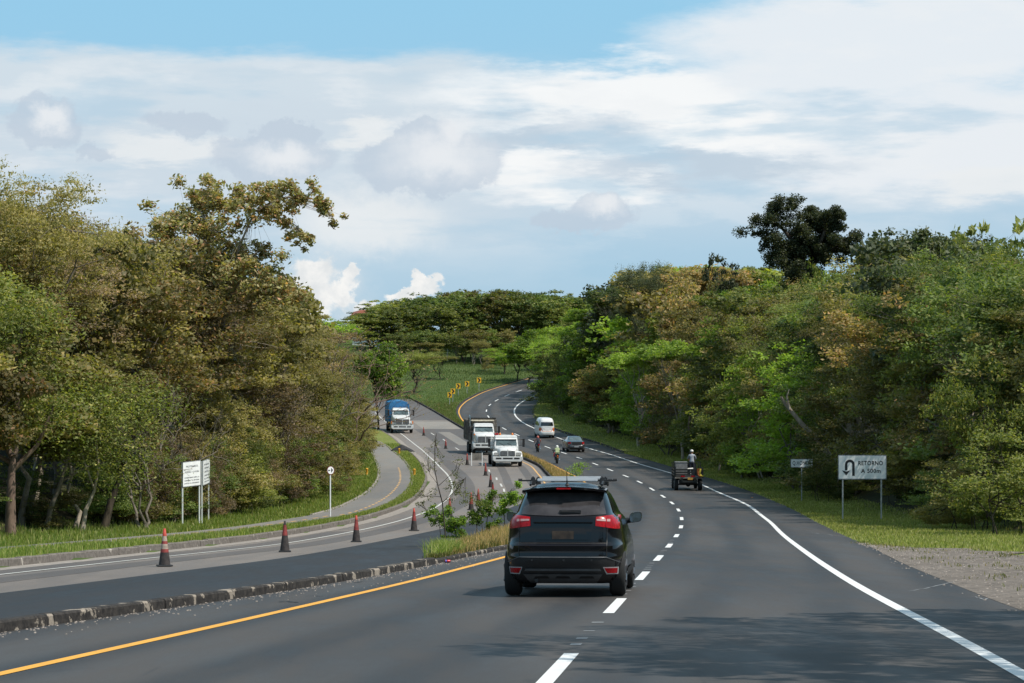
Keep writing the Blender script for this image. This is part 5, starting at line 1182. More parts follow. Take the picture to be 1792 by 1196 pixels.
def proto(key, H=10, R=3.6, z0=.3, nlobe=7, ntip=150, perleaf=60, leaf=.16, spread=.42, flat=1.0, tr=.16, umbrella=False, seed=1, asp=.55, up=.45, lowskirt=0, multi=1, tiprad=None, shell=.72, lean=0.0, inner=0.25):
    "unit tree (trunk + crown meshes); leaf colour noise is clustered so light and dark clumps show"
    global nrg
    nrg = np.random.default_rng(seed*101+7); r = random.Random(seed); tb = TB()
    lobes = []
    for i in range(nlobe):
        a = 2*math.pi*(i+r.uniform(-.3, .3))/nlobe; rr_ = R*r.uniform(.25, .68)*(1 if i else 0)
        zc = H*(z0+(1-z0)*(r.uniform(.30, .85) if not umbrella else r.uniform(.72, .9)))
        if i == 0: zc = H*(.80 if not umbrella else .88)
        rz = H*(1-z0)*r.uniform(.2, .3)*flat; rx = R*r.uniform(.38, .58)
        lobes.append((Vector((rr_*math.cos(a)+lean*zc, rr_*math.sin(a), min(zc, H-rz*1.0))), rx, rz))
    for i in range(lowskirt):
        a = r.uniform(0, 6.28); lobes.append((Vector((R*.6*math.cos(a), R*.6*math.sin(a), H*r.uniform(.12, .3))), R*.45, H*.14))
    trunks = []
    for m_ in range(multi):
        bx_ = (r.uniform(-.5, .5), r.uniform(-.5, .5)) if multi > 1 else (0, 0)
        top = Vector((lean*H*.7+bx_[0]*2.2, bx_[1]*2.2, H*(.74 if not umbrella else .70)))
        path = bend((bx_[0], bx_[1], -.4), top, r, .35, 6); tr_ = tr*(1 if multi == 1 else .6)
        tb.tube(path, [tr_*1.25]+[tr_*(1-.13*i) for i in range(1, 6)]+[tr_*.2], 8); trunks.append(path)
    tips = []; tone = []
    per = max(1, ntip//len(lobes))
    for (c, rx, rz) in lobes:
        path = r.choice(trunks); st = path[r.choice([2, 3, 3, 4])]
        lb = bend(st, c, r, .5, 4, .05); tb.tube(lb, [tr*.45, tr*.38, tr*.3, tr*.2, tr*.1], 6)
        for j in range(per):
            d = Vector((r.gauss(0, 1), r.gauss(0, 1), r.gauss(0, 1))).normalized(); q = shell+(1-shell)*r.random() if r.random() > inner else r.uniform(.2, .7)
            if d.z < -.35: d.z *= .4
            tp = c+Vector((d.x*rx*q, d.y*rx*q, d.z*rz*q)); tips.append(tp)
            if j % 2 == 0: tb.tube(bend(lb[r.choice([2, 3, 4])], tp, r, .5, 2), [tr*.09, tr*.06, tr*.025], 4)
    Cn = []; Tn = []; On = []; sp_ = spread if tiprad is None else tiprad
    for tp in tips:
        k = int(perleaf*r.uniform(.6, 1.4)); s_ = sp_*r.uniform(.7, 1.3)
        d_ = nrg.normal(size=(k, 3)); d_ /= np.linalg.norm(d_, axis=1)[:, None]; d_[:, 2] = np.where(d_[:, 2] < -.3, d_[:, 2]*.4, d_[:, 2]); q_ = nrg.uniform(.15, 1, k)**.6*1.75
        c = d_*q_[:, None]*[s_, s_, s_*.66*flat]+[tp.x, tp.y, tp.z]; Cn.append(c); Tn.append(np.full(k, r.random())); On.append(d_*q_[:, None]*.6)
    C = np.concatenate(Cn); tn = np.concatenate(Tn); C[:, 2] = np.maximum(C[:, 2], .1)
    V, Q = leaf_mesh(C, leaf, asp, up, O=np.concatenate(On))
    n = len(C); col = np.stack([np.clip(tn*.55+nrg.uniform(0, 1, n)*.45, 0, 1), nrg.uniform(0, 1, n), np.clip(.5*tn+.5*nrg.uniform(0, 1, n), 0, 1), np.ones(n)], 1)
    tv, tf = tb.arrays()
    PROTO[key] = dict(H=H, R=R, tv=tv, tf=tf, V=V, Q=Q, col=np.repeat(col, 4, 0), tm=None, cm=None)
def bare_proto(key, H, R, seed, tr=.12, depth=5, leafy=0):
    global nrg
    nrg = np.random.default_rng(seed); r = random.Random(seed); tb = TB(); ends = []
    def grow(p, d, L_, rad, lv):
        q = p+d*L_; tb.tube(bend(p, q, r, .5, 3), [rad, rad*.85, rad*.72, rad*.6], 6 if lv < 2 else 4)
        if lv >= depth: ends.append(q); return
        for i in range(r.choice([2, 3, 3] if lv < 3 else [2, 3])):
            nd = (d+Vector((r.gauss(0, .5), r.gauss(0, .5), r.gauss(.08, .3)))).normalized(); grow(q, nd, L_*r.uniform(.62, .86), rad*.58, lv+1)
    for k in range(3): grow(Vector((r.uniform(-.1,.1), r.uniform(-.1,.1), -.3)), Vector((r.gauss(0, .25), r.gauss(0, .25), 1)).normalized(), H*.27, tr, 0)
    C = np.concatenate([nrg.normal(size=(max(1, leafy), 3))*.12+[e.x, e.y, e.z] for e in ends]); V, Q = leaf_mesh(C, .10, .5, .2)
    n = len(C); col = np.stack([nrg.uniform(0, 1, n)]*3+[np.ones(n)], 1); tv, tf = tb.arrays()
    PROTO[key] = dict(H=H, R=R, tv=tv, tf=tf, V=V, Q=Q, col=np.repeat(col, 4, 0), tm=None, cm=None)

for i in range(3): proto(f'skirt{i}', H=8, R=3.4, nlobe=9, ntip=210, perleaf=75, leaf=.18, spread=.34, seed=120+i, z0=.04, lowskirt=6, asp=.5, multi=2, tr=.1)
for i in range(5): proto(f'broad{i}', H=10, R=3.9, nlobe=10, ntip=240, perleaf=85, leaf=.18, spread=.36, seed=20+i, z0=.22, asp=.5, multi=1+(i % 2))
for i in range(2): proto(f'bigleaf{i}', H=10, R=4.0, nlobe=9, ntip=230, perleaf=56, leaf=.24, spread=.42, seed=40+i, z0=.25, asp=.72, up=.2, tr=.17)
for i in range(3): proto(f'fine{i}', H=9, R=4.2, nlobe=8, ntip=220, perleaf=110, leaf=.12, spread=.40, seed=50+i, z0=.3, asp=.4, flat=.7, up=.6)
for i in range(3): proto(f'umb{i}', H=9, R=4.6, nlobe=9, ntip=170, perleaf=60, leaf=.24, spread=.40, seed=60+i, z0=.45, umbrella=True, flat=.62, tr=.14, asp=.5, up=.7)
for i in range(3): proto(f'bush{i}', H=4, R=2.5, nlobe=7, ntip=120, perleaf=85, leaf=.13, spread=.28, seed=70+i, z0=.02, lowskirt=5, tr=.06, multi=3, asp=.45)
for i in range(3): proto(f'far{i}', H=10, R=4.6, nlobe=10, ntip=160, perleaf=32, leaf=.42, spread=.5, seed=80+i, z0=.25, asp=.6, up=.6, flat=.85)
proto('open0', H=9, R=3.6, nlobe=8, ntip=70, perleaf=34, leaf=.30, spread=.24, seed=91, z0=.45, asp=.5, up=.1, tr=.10, shell=.85, inner=.1)
for i in range(3): proto(f'mound{i}', H=9, R=5.0, nlobe=12, ntip=170, perleaf=34, leaf=.40, spread=.45, seed=180+i, z0=.08, asp=.55, up=.7, flat=.7, shell=.85)
proto('spray0', H=10, R=5.5, nlobe=6, ntip=110, perleaf=46, leaf=.24, spread=.36, seed=202, z0=.62, umbrella=True, flat=.5, asp=.7, up=.2, tr=.13)
proto('ragged0', H=12, R=5.2, nlobe=6, ntip=230, perleaf=110, leaf=.22, spread=.42, seed=95, z0=.42, asp=.5, tr=.28, shell=.6)
bare_proto('bare0', 8, 3.5, 5); bare_proto('bare1', 7, 3, 9, .08, 5, 2); bare_proto('bare2', 9, 3, 14, .10, 4)
nrg = np.random.default_rng(999)

NT_ = [0]
def tree(key, X, Y, h, leafmat, bark, label, cat='tree', group=None, name='tree', rs=1.0, rot=None, z=None, cast=True, wide=None, leanx=0.0):
    p = PROTO[key]
    if p['tm'] is None:
        o1 = mk('trunk', p['tv'], p['tf'], M[bark], smooth=True); o2 = mk('crown', p['V'], p['Q'], M[leafmat], cols=p['col'])
        p['tm'], p['cm'] = o1.data, o2.data; bpy.data.objects.remove(o1); bpy.data.objects.remove(o2)
    if z is None: z = float(terrain(X, Y))-.05
    e = empty(name, (X, Y, z), rnd.uniform(0, 6.28) if rot is None else rot, label, cat, group); s = h/p['H']; w_ = s*rs if wide is None else wide/p['R']
    e.scale = (w_, w_, s); e.rotation_euler.y = leanx
    for nm_, me, mt in (('trunk', p['tm'], bark), ('crown', p['cm'], leafmat)):
        o = bpy.data.objects.new(nm_, me); COL.objects.link(o); o.parent = e; o.material_slots[0].link = 'OBJECT'; o.material_slots[0].material = M[mt]
    NT_[0] += 1; return e

# skylines traced from the photo
SL = [(-300,290),(0,325),(50,318),(88,330),(110,350),(180,374),(250,392),(300,390),(360,404),(420,440),(480,478),(510,515),(540,540),(600,572),(640,590),(680,610),(715,650)]
SR = [(925,560),(960,545),(1010,540),(1040,500),(1062,475),(1100,452),(1130,440),(1160,455),(1220,448),(1300,455),(1340,462),(1400,470),(1450,470),(1500,440),(1545,420),(1600,405),(1640,398),(1700,410),(1750,405),(1800,410),(2100,390)]
def sky_z(S, px, Y): return HC-(np.interp(px, [a for a, b_ in S], [b_ for a, b_ in S])-V0)*Y/F

GRP = {'leaf_olive': ('olive', 'olive-green'), 'leaf_green': ('green', 'mid-green'), 'leaf_rust': ('rust', 'rusty brown-leaved'), 'leaf_deep': ('deep', 'deep green'), 'leaf_lime': ('lime', 'fresh lime-green'), 'leaf_yellow': ('yellow', 'yellowish green'), 'leaf_dark': ('dark', 'dark green'), 'leaf_brown': ('brown', 'dry brownish')}
def zone(px):
    if px < 150: return 'at the far left of the left wood'
    if px < 330: return 'in the left wood behind the trunks left of the notice boards'
    if px < 470: return 'in the left wood above and behind the notice boards'
    if px < 600: return 'in the left wood above the small round sign'
    if px < 760: return 'at the right tip of the left wood above the path bend'
    if px < 1060: return 'in the right wood beside the far bend'
    if px < 1220: return 'in the right wood above the grey sedan and farm truck'
    if px < 1400: return 'in the right wood between the farm truck and the small sign'
    if px < 1560: return 'in the right wood behind the two right-hand signs'
    return 'in the right wood at the right edge of the picture'
def lab(kind, mt, px):
    l = f"{GRP[mt][1]} {kind} {zone(px)}"; w_ = l.split()
    return ' '.join(w_[:16])
CLEAR = [(1460, 1560, hit(1509, 910, 'R')[1]), (1380, 1428, hit(1403, 878, 'R')[1]), (314, 374, hit(350, 918, 'V')[1]), (568, 590, hit(578, 904, 'V')[1])]
def blocks(px, y, wd):
    wp = wd*F/y*1.05
    return any(px+wp > a_ and px-wp < b_ and y-wd*.95 < yy_ for a_, b_, yy_ in CLEAR)
KEEP = set([4,11,12,15,16,18,19,21,22,24,25,27,28,30,32,33,34,35,36,39,43,44,45,47,48,49,50,52,53,54,56,59,60,61,62,64,66,68,71,73,77,78,79,80,81,84,85,87,90,91,92,93,94,96,99,101,103,104,105,106,107,110,112,114,115,116,118,123,125,126,128,133,136,137,138,139,152,156,157,159,165,168,176,177,184,185,187,189,190,191,192,193,194,201,203,206,207,212,213,222,226,227,229,230,234,235,240,242,252,256,275,280,281,284,286,290,325,337,341,342,345,348,350,351,352,353,355,359,360,362,365,367,368,370,371,372,373,374,375,380,381,382,383,385,386,387,392,395,396,400,401,402,404,406,408,409,410,411,418,419,422,424,426,427,428,432,433,436,438,441,442,445,448,452,453,454,455,456,458,461,462,463,466,468,470,474,475,477,479,480,484,492,495,497,498,500,505,508,510,511,513,518,519,521,523,524,525,526,528,529,530,532,537,539,546,547,550,552,553,556,558,561,563,568,571,572,573,574,576,577,578,579,584,586,587,588,589,593,594,596,597,598,600,605,607,609,610,612,613,615,622,623,625,627,630,632,633,636,637,638,639,642,643,644,646,650,651,652,657,658,661,662,667,669,671,675,677,685,693,695,705,732,733,734,735,736,737,738,739,740,741,742,744,745,746,747,748,749,750,751,752,754,755,756,758,760,761,762,765,768,775,776,777,784,785,787,797,799,800,804])
REC = []
NID = [0]
def forest(side, S, Cf, mats_fn, pxlim, rows, y0, y1, seed):
    r = random.Random(seed); cov = {}
    Y = y0; cand = []
    while Y < y1:
        st = 3.3*(Y/85)**.75
        for k in range(rows):
            d = (.6+k*3.0*(Y/85)**.35)*1.0
            y = Y+r.uniform(-.5, .5)*st; x = float(at(Cf, y))+side*(d+r.uniform(-.9, .9)); px, _ = px_of(x, y, 0)
            if not (pxlim[0] < px < pxlim[1]): continue
            cand.append((y, x, px, k))
        Y += st
    cand.sort(); n = 0
    for y, x, px, k in cand:
        wq = (1.9 if side < 0 else 2.6)*F/y; zt = min(float(sky_z(S, px+j*wq, y)) for j in (-1, -.5, 0, .5, 1)); zg = float(terrain(x, y)); hmax = zt-zg
        if hmax < 2.2: continue
        h = min(hmax*r.uniform(.86, 1.0), ((6.5 if side < 0 else 9.5) if k == 0 else 13)*r.uniform(.85, 1.15))
        if k == 0: h = min(h, hmax*r.uniform(.5, .8 if side < 0 else .95))

        ptop = px_of(x, y, zg+h)[1]; b_ = int(px//22)
        # hidden behind nearer crowns?
        c = [cov.get(b_+j, []) for j in (-1, 0, 1)]
        if sum(1 for l in c for t in l if t < ptop-8) >= 7 and r.random() < .93: continue
        cov.setdefault(b_, []).append(ptop)
        mt, key, bark = mats_fn(r, px, ptop, k, y); NID[0] += 1
        if k == 0 and not (side < 0 and px < 200): key = f'skirt{r.randrange(3)}'
        rs = r.uniform(.85, 1.2); kind = 'tree'; cat = 'tree'
        if h < 4.2: key = f'bush{r.randrange(3)}'; kind = 'bush'; cat = 'bush'
        wd = min(max(PROTO[key]['R']*h/PROTO[key]['H']*rs, 2.0), 4.6*(y/120)**.3)
        if k == 0 and key.startswith('skirt'): x += side*wd*(.45 if y < 135 or side < 0 else .2); px = px_of(x, y, 0)[0]; zg = float(terrain(x, y))
        grp = f"{GRP[mt][1]} {kind}s {zone(px)}"
        if blocks(px, y, wd): continue
        if KEEP is None or NID[0] in KEEP:
            q_ = tree(key, x, y, h, mt, bark, lab(kind, mt, px), cat, grp, 'tree' if cat == 'tree' else 'bush', wide=wd); n += 1; REC.append((q_, NID[0]))
        if k == 0:
            # undergrowth at the wood edge
            for q in range(2):
                xx = x+side*r.uniform(-.2, 1.2); yy = y+r.uniform(-1.5, 1.5); NID[0] += 1; hb_ = r.uniform(1.3, 2.8)*(1.2 if y > 120 else 1)
                if side < 0 and px < 190 and q: continue
                m2 = r.choice(['leaf_deep', 'leaf_green', 'leaf_deep', mt]); p2 = px_of(xx, yy, 0)[0]
                kb, wb = f'bush{r.randrange(3)}', r.uniform(1.3, 2.2)
                if blocks(p2, yy, wb): continue
                if KEEP is None or NID[0] in KEEP: REC.append((tree(kb, xx, yy, hb_, m2, 'bark_dark', lab('bush', m2, p2), 'bush', f"{GRP[m2][1]} bushes {zone(p2)}", 'bush', wide=wb), NID[0])); n += 1
    return n
def matsL(r, px, py, k, y):
    q = r.random()
    if y > 235: mt = r.choice(['leaf_lime', 'leaf_lime', 'leaf_green', 'leaf_olive'])
    elif q < .56: mt = 'leaf_olive'
    elif q < .76: mt = 'leaf_rust' if py < 620 else 'leaf_olive'
    elif q < .89: mt = 'leaf_green'
    else: mt = 'leaf_brown'
    key = r.choice(['broad0', 'broad1', 'broad2', 'broad3', 'broad4', 'bigleaf0', 'bigleaf1', 'fine0', 'fine1']) if y < 230 else r.choice(['far0', 'far1', 'fine2', 'umb0'])
    return mt, key, r.choice(['bark_grey', 'bark_pale', 'bark_pale'])
def matsR(r, px, py, k, y):
    q = r.random()
    if px < 1120 and y > 240: mt = r.choice(['leaf_dark', 'leaf_lime', 'leaf_deep', 'leaf_dark'] if py < 535 else ['leaf_lime', 'leaf_lime', 'leaf_deep', 'leaf_green'])
    elif px < 1400: mt = 'leaf_lime' if q < .16 else 'leaf_rust' if q < .38 else 'leaf_olive' if q < .68 else 'leaf_green' if q < .82 else 'leaf_yellow'
    else: mt = 'leaf_deep' if q < .34 else 'leaf_green' if q < .52 else 'leaf_olive' if q < .76 else 'leaf_rust' if q < .84 else 'leaf_dark' if q < .91 else 'leaf_yellow'
    key = r.choice(['broad0', 'broad1', 'broad2', 'broad3', 'broad4', 'fine0', 'fine1', 'fine2', 'bigleaf0', 'umb1']) if y < 230 else r.choice(['far0', 'far1', 'far2', 'umb2'])
    return mt, key, r.choice(['bark_grey', 'bark_pale', 'bark_pale'])
nl = forest(-1, SL, Cfl, matsL, (-260, 712), 9, 52, 340, 3)
nr = forest(+1, SR, Cfrr, matsR, (935, 2020), 8, 84, 400, 8)

# ---- low scrub closing the foot of the left wood
r = random.Random(31)
pxe, _ = px_of(at(Cfl, YG), YG, 0); se = (YG > 60) & (YG < 200)
for px_ in range(205, 600, 17):
    Y1 = float(np.interp(px_, pxe[se], YG[se]))+r.uniform(1.2, 2.4); wd_ = r.uniform(1.3, 1.9)
    if 300 < px_ < 392: Y1 = max(Y1, CLEAR[2][2]+wd_+.3)
    if 545 < px_ < 612: Y1 = max(Y1, CLEAR[3][2]+wd_+.3)
    mt_ = r.choice(['leaf_olive', 'leaf_brown', 'leaf_green', 'leaf_deep', 'leaf_olive'])
    tree(f'bush{r.randrange(3)}', (px_-U0)*Y1/F, Y1, r.uniform(2.6, 4.2), mt_, 'bark_grey', lab('scrub bush', mt_, px_), 'bush', f"{GRP[mt_][1]} scrub bushes {zone(px_)}", 'bush', wide=wd_)
# ---- individual trees that carry the picture
def by_px(px, py_base, py_top, level='V', Y=None):
    if Y is None: X, Y = hit(px, py_base, level)
    else: X = (px-U0)*Y/F
    z = float(terrain(X, Y)); h = HC-(py_top-V0)*Y/F-z; return X, Y, h
X, Y, h = by_px(45, 0, 268, Y=92); tree('fine0', X, Y, h, 'leaf_olive', 'bark_grey', 'feathery olive tree standing highest in the top left corner of the wood', rs=.55)
X, Y, h = by_px(240, 0, 335, Y=112); tree('bare2', X, Y, h, 'leaf_brown', 'bark_pale', 'thin leafless tree poking above the left canopy left of the rusty crown', rs=.5)
X, Y, h = by_px(568, 0, 500, Y=150); tree('bare0', X, Y, h, 'leaf_brown', 'bark_grey', 'bare grey-brown tree with spreading twigs in front of the white cloud towers', wide=2.6)
X, Y, h = by_px(600, 0, 520, Y=196); tree('bare1', X, Y, h, 'leaf_brown', 'bark_rust', 'bare twiggy tree with purplish tint at the right of the left wood', rs=1.2)
X, Y, h = by_px(608, 0, 600, Y=176); tree('bare1', X, Y, h, 'leaf_brown', 'bark_rust', 'lower bare twiggy tree hanging over the path bend', rs=1.4)
def trunk_tree(px, py, pts, rad, bark, label):
    "roadside trunk traced from the photo; offsets in metres from the foot (x, z)"
    X, Y = hit(px, py, 'V'); e = empty('tree', (X, Y, float(terrain(X, Y))-.1), 0, label, 'tree'); tb = TB(); r = random.Random(px)
    for path, r0 in pts:
        P3 = [Vector((a, r.gauss(0, .08), b_)) for a, b_ in path]; n = len(P3); tb.tube(P3, [rad*r0*(1-.6*i/(n-1)) for i in range(n)], 8)
    tv, tf = tb.arrays(); mk('trunk', tv, tf, M[bark], e, smooth=True)
    C = []
    for path, r0 in pts[1:] or pts:
        a, b_ = path[-1]
        C += [nrg.normal(size=(700, 3))*[.8, .7, .55]+[a+nrg.normal(0, .3), 0, b_+nrg.normal(0, .4)] for _ in range(3)]
    C = np.concatenate(C); V, Q = leaf_mesh(C, .15, .45, .4); n = len(C); mk('crown', V, Q, M['leaf_green'], e, cols=np.repeat(np.stack([nrg.uniform(0,1,n), nrg.uniform(0,1,n), nrg.uniform(0,1,n), np.ones(n)], 1), 4, 0)); return e
trunk_tree(19, 938, [([(0,0),(.02,1.2),(.05,2.4),(.1,2.9)], 1.0), ([(.1,2.8),(-.5,3.8),(-.7,5.2),(-.5,6.6)], .6), ([(.1,2.8),(.2,4.4),(.15,6.0),(.4,7.4)], .65), ([(.1,2.4),(.9,3.2),(1.5,4.6)], .45), ([(-.0,2.6),(-1.1,3.2),(-1.8,3.9)], .4)], .21, 'bark_rust', 'thick brown forked trunk rising at the far left edge of the wood')
trunk_tree(81, 931, [([(0,0),(.15,.9),(.5,1.7),(.75,2.6)], 1.0), ([(.7,2.4),(.9,3.4),(1.0,4.6)], .6), ([(.55,1.9),(1.5,2.4),(2.3,2.6)], .4)], .12, 'bark_grey', 'bent grey-brown trunk second from the left edge of the wood')
trunk_tree(144, 931, [([(0,0),(.12,.9),(.42,1.6),(.62,2.5)], 1.0), ([(.6,2.3),(.5,3.4),(.7,4.8)], .6), ([(.42,1.7),(.1,2.6),(-.2,3.6)], .45)], .10, 'bark_pale', 'slim pale trunk leaning right at the front of the left wood')
trunk_tree(182, 926, [([(0,0),(.25,1.1),(.6,2.0),(.8,3.2)], 1.0), ([(.7,2.6),(1.2,3.8),(1.4,5.0)], .6)], .17, 'bark_dark', 'dark trunk just right of the slim pale one')
# right wood features
X, Y, h = by_px(1716, 0, 372, Y=124); tree('open0', X, Y, h, 'leaf_green', 'bark_pale', 'open tree with drooping big-leaf tufts on pale limbs at the upper right', wide=3.0, rot=1.0)
X, Y, h = by_px(1790, 0, 388, Y=121); tree('open0', X, Y, h, 'leaf_green', 'bark_pale', 'open big-leaf tree cut by the right edge of the picture', wide=2.6, rot=3.0)
X, Y, h = by_px(1620, 0, 396, Y=150); tree('umb0', X, Y, h, 'leaf_dark', 'bark_grey', 'flat-topped dark tree on the right skyline left of the open big-leaf tree', wide=4.0)
X, Y, h = by_px(1122, 0, 433, Y=250); tree('fine1', X, Y, h, 'leaf_dark', 'bark_dark', 'dark pointed tree at the left top of the right wood', wide=3.2)
X, Y, h = by_px(1270, 0, 436, Y=240); tree('open0', X, Y, h, 'leaf_dark', 'bark_dark', 'thin dark open tree on the skyline left of the big dark tree', wide=3.0)
X, Y, h = by_px(1425, 0, 458, Y=186); tree('mound1', X, Y, h, 'leaf_yellow', 'bark_grey', 'yellow-green rounded crown at the foot of the big dark skyline tree', wide=1.9)
X, Y, h = by_px(1210, 0, 490, Y=228); tree('bigleaf0', X, Y, h, 'leaf_rust', 'bark_pale', 'rusty big-leaved crown high in the middle of the right wood', wide=4.4)
X, Y, h = by_px(1320, 0, 415, Y=233); tree('bare2', X, Y, h, 'leaf_brown', 'bark_pale', 'thin leafless tree just left of the big dark skyline tree', wide=1.6)
X, Y, h = by_px(1495, 0, 425, Y=215); tree('bare2', X, Y, h, 'leaf_brown', 'bark_pale', 'thin leafless tree just right of the big dark skyline tree', wide=1.8)
for (px_, top_, Y_0, w_, key_, mt_, lb_) in [(1195,592,205,4.6,'umb1','leaf_lime','bright lime flat crown in the middle of the right wood above the farm truck'),(1118,612,232,4.2,'umb0','leaf_lime','bright lime crown above the grey sedan'),(1265,600,196,4.2,'bigleaf0','leaf_rust','brownish big-leaved crown right of the bright lime one in the right wood'),(1062,640,258,4.4,'bigleaf1','leaf_rust','rusty crown overhanging the verge above the white van'),(1015,565,300,5.0,'umb2','leaf_lime','lime umbrella crown at the left of the right wood'),(965,590,335,4.8,'far0','leaf_lime','fresh green crown right where the road vanishes behind the wood'),(1045,605,285,4.6,'far2','leaf_lime','fresh green crown low in the right wood above the far bend'),(1090,560,290,5.5,'umb0','leaf_lime','broad lime crown below the dark pointed tree'),(1500,520,136,3.6,'fine2','leaf_olive','feathery grey-green crown above the gap between the two right signs')]:
    X, Y, h = by_px(px_, 0, top_, Y=Y_0); tree(key_, X, Y, max(3, h), mt_, 'bark_pale', lb_, wide=w_)
for (px_, top_, Y_0, w_, key_, lb_) in [(1575,560,120,1.9,'bare2','bare pale branches showing against the deep green above the U-turn sign'),(1300,640,180,2.4,'bare0','bare twigs between crowns right of the lime tree'),(1170,650,214,2.6,'bare2','pale bare branches under the lime crown above the farm truck'),(1720,470,100,1.8,'bare1','bare twigs in front of the green at the upper right'),(300,560,100,2.0,'bare2','pale bare branches high above the notice boards'),(475,600,128,2.2,'bare1','brownish bare twigs left of the bare grey-brown tree'),(250,640,92,2.2,'bare0','grey twig tangle above the left side of the notice boards')]:
    X, Y, h = by_px(px_, 0, top_, Y=Y_0); tree(key_, X, Y, max(3, h), 'leaf_brown', 'bark_grey', lb_, wide=w_)
# leaning pale trunk
X, Y = hit(1440, 886, 'R'); X = (1434-U0)*150/F; Y = 141; e = empty('leaning_tree', (X, Y, float(terrain(X, Y))), 0, 'pale trunk leaning steeply to the left in the dark of the right wood', 'tree')
z0 = e.location.z
def lp(px, py): return Vector(((px-U0)*Y/F-X, rnd.uniform(-.1, .1), HC-(py-V0)*Y/F-z0))
tb = TB(); tb.tube([lp(1452, 800), lp(1436, 776), lp(1405, 745), lp(1378, 712), lp(1370, 700)], [.17, .15, .13, .10, .07], 8); tb.tube([lp(1385, 722), lp(1380, 700), lp(1384, 688)], [.08, .05, .03], 6)
tv, tf = tb.arrays(); mk('trunk', tv, tf, M['bark_pale'], e, smooth=True); e.location.y = 136; e.location.x *= 136/141
for (px_, py_, top_, r_, lb_) in [(1208,812,700,.16,'brown trunk rising behind the person on the farm truck'),(1298,838,770,.11,'pale trunk at the wood edge right of the farm truck'),(1383,852,790,.10,'pale short trunk at the wood edge left of the small sign'),(1258,826,775,.09,'pale slanting trunk close right of the farm truck')]:
    X, Y = hit(px_, py_, 'R'); z = float(terrain(X, Y)); e = empty('dead_tree', (X, Y, z-.1), 0, lb_, 'tree'); H_ = HC-(top_-V0)*Y/F-z; tb = TB()
    tb.tube([(0, 0, 0), (.08, 0, H_*.3), (-.1, 0, H_*.6), (.1, .1, H_)], [r_, r_*.85, r_*.7, r_*.45], 8); tb.tube([(-.05, 0, H_*.5), (.5, .2, H_*.8), (.9, .3, H_*1.1)], [r_*.5, r_*.4, r_*.2], 6); tv, tf = tb.arrays(); mk('trunk', tv, tf, M['bark_pale' if r_ < .15 else 'bark_rust'], e, smooth=True)
# arching bushes that lean into the clearing at the right edge
for (px_, py_, top_, w_, mt_, lb_) in [(1765,938,745,2.4,'leaf_green','tall pale green feathery bush at the right edge of the picture'),(1690,928,800,1.9,'leaf_olive','olive bush at the grass edge left of the feathery one'),(1650,918,820,1.6,'leaf_deep','deep green bush just right of the U-turn sign'),(1440,880,790,1.6,'leaf_green','bright bush filling the gap behind the two right-hand signs'),(1720,930,620,2.0,'leaf_yellow','tall yellow-green creeper-clad bush near the right edge')]:
    X, Y = hit(px_, py_, 'R'); h = HC-(top_-V0)*(Y+1)/F-float(terrain(X, Y+1)); tree('bush1' if h < 6 else 'bush2', X, Y+1, h, mt_, 'bark_dark', lb_, 'bush', None, 'bush', wide=w_)

# ---- trees on the hill beyond the bend
SF = [(560,600),(635,560),(650,540),(680,524),(760,514),(830,506),(900,508),(1000,514),(1100,520),(1200,520)]
r = random.Random(77); Y = 436; nf = 0
FM = ['leaf_deep', 'leaf_deep', 'leaf_deep', 'leaf_green', 'leaf_green', 'leaf_olive']
def flab(mt, py, px):
    side_ = 'left' if px < 800 else 'right'; lv = 'along the ridge' if py < 535 else 'below the ridge' if py < 575 else 'low on the slope'
    return f"{GRP[mt][1]} flat-crowned tree {lv} of the far hill, {side_} half", f"{GRP[mt][1]} trees {lv} of the far hill, {side_} half"
while Y < 640:
    px = 630+r.uniform(0, 25)
    while px < 1090:
        y = Y+r.uniform(-6, 6); X = (px-U0)*y/F; zg = float(terrain(X, y)); hm = float(sky_z(SF, px, y))-zg
        h = min(hm*r.uniform(.9, 1.03), r.uniform(10, 15)); 
        if h > 4:
            mt = r.choice(FM) if r.random() > .06 else 'leaf_yellow'; tp = px_of(X, y, zg+h)[1]; lb_, gp_ = flab(mt, tp, px)
            NID[0] += 1; kk = r.choice(['mound0', 'mound1', 'mound2', 'far0', 'mound1', 'mound2']); wb = r.uniform(5.0, 7.2)
            if KEEP is None or NID[0] in KEEP: REC.append((tree(kk, X, y, h, mt, 'bark_dark', lb_, 'tree', gp_, wide=wb), NID[0])); nf += 1
        px += r.uniform(38, 54)
    Y += 27
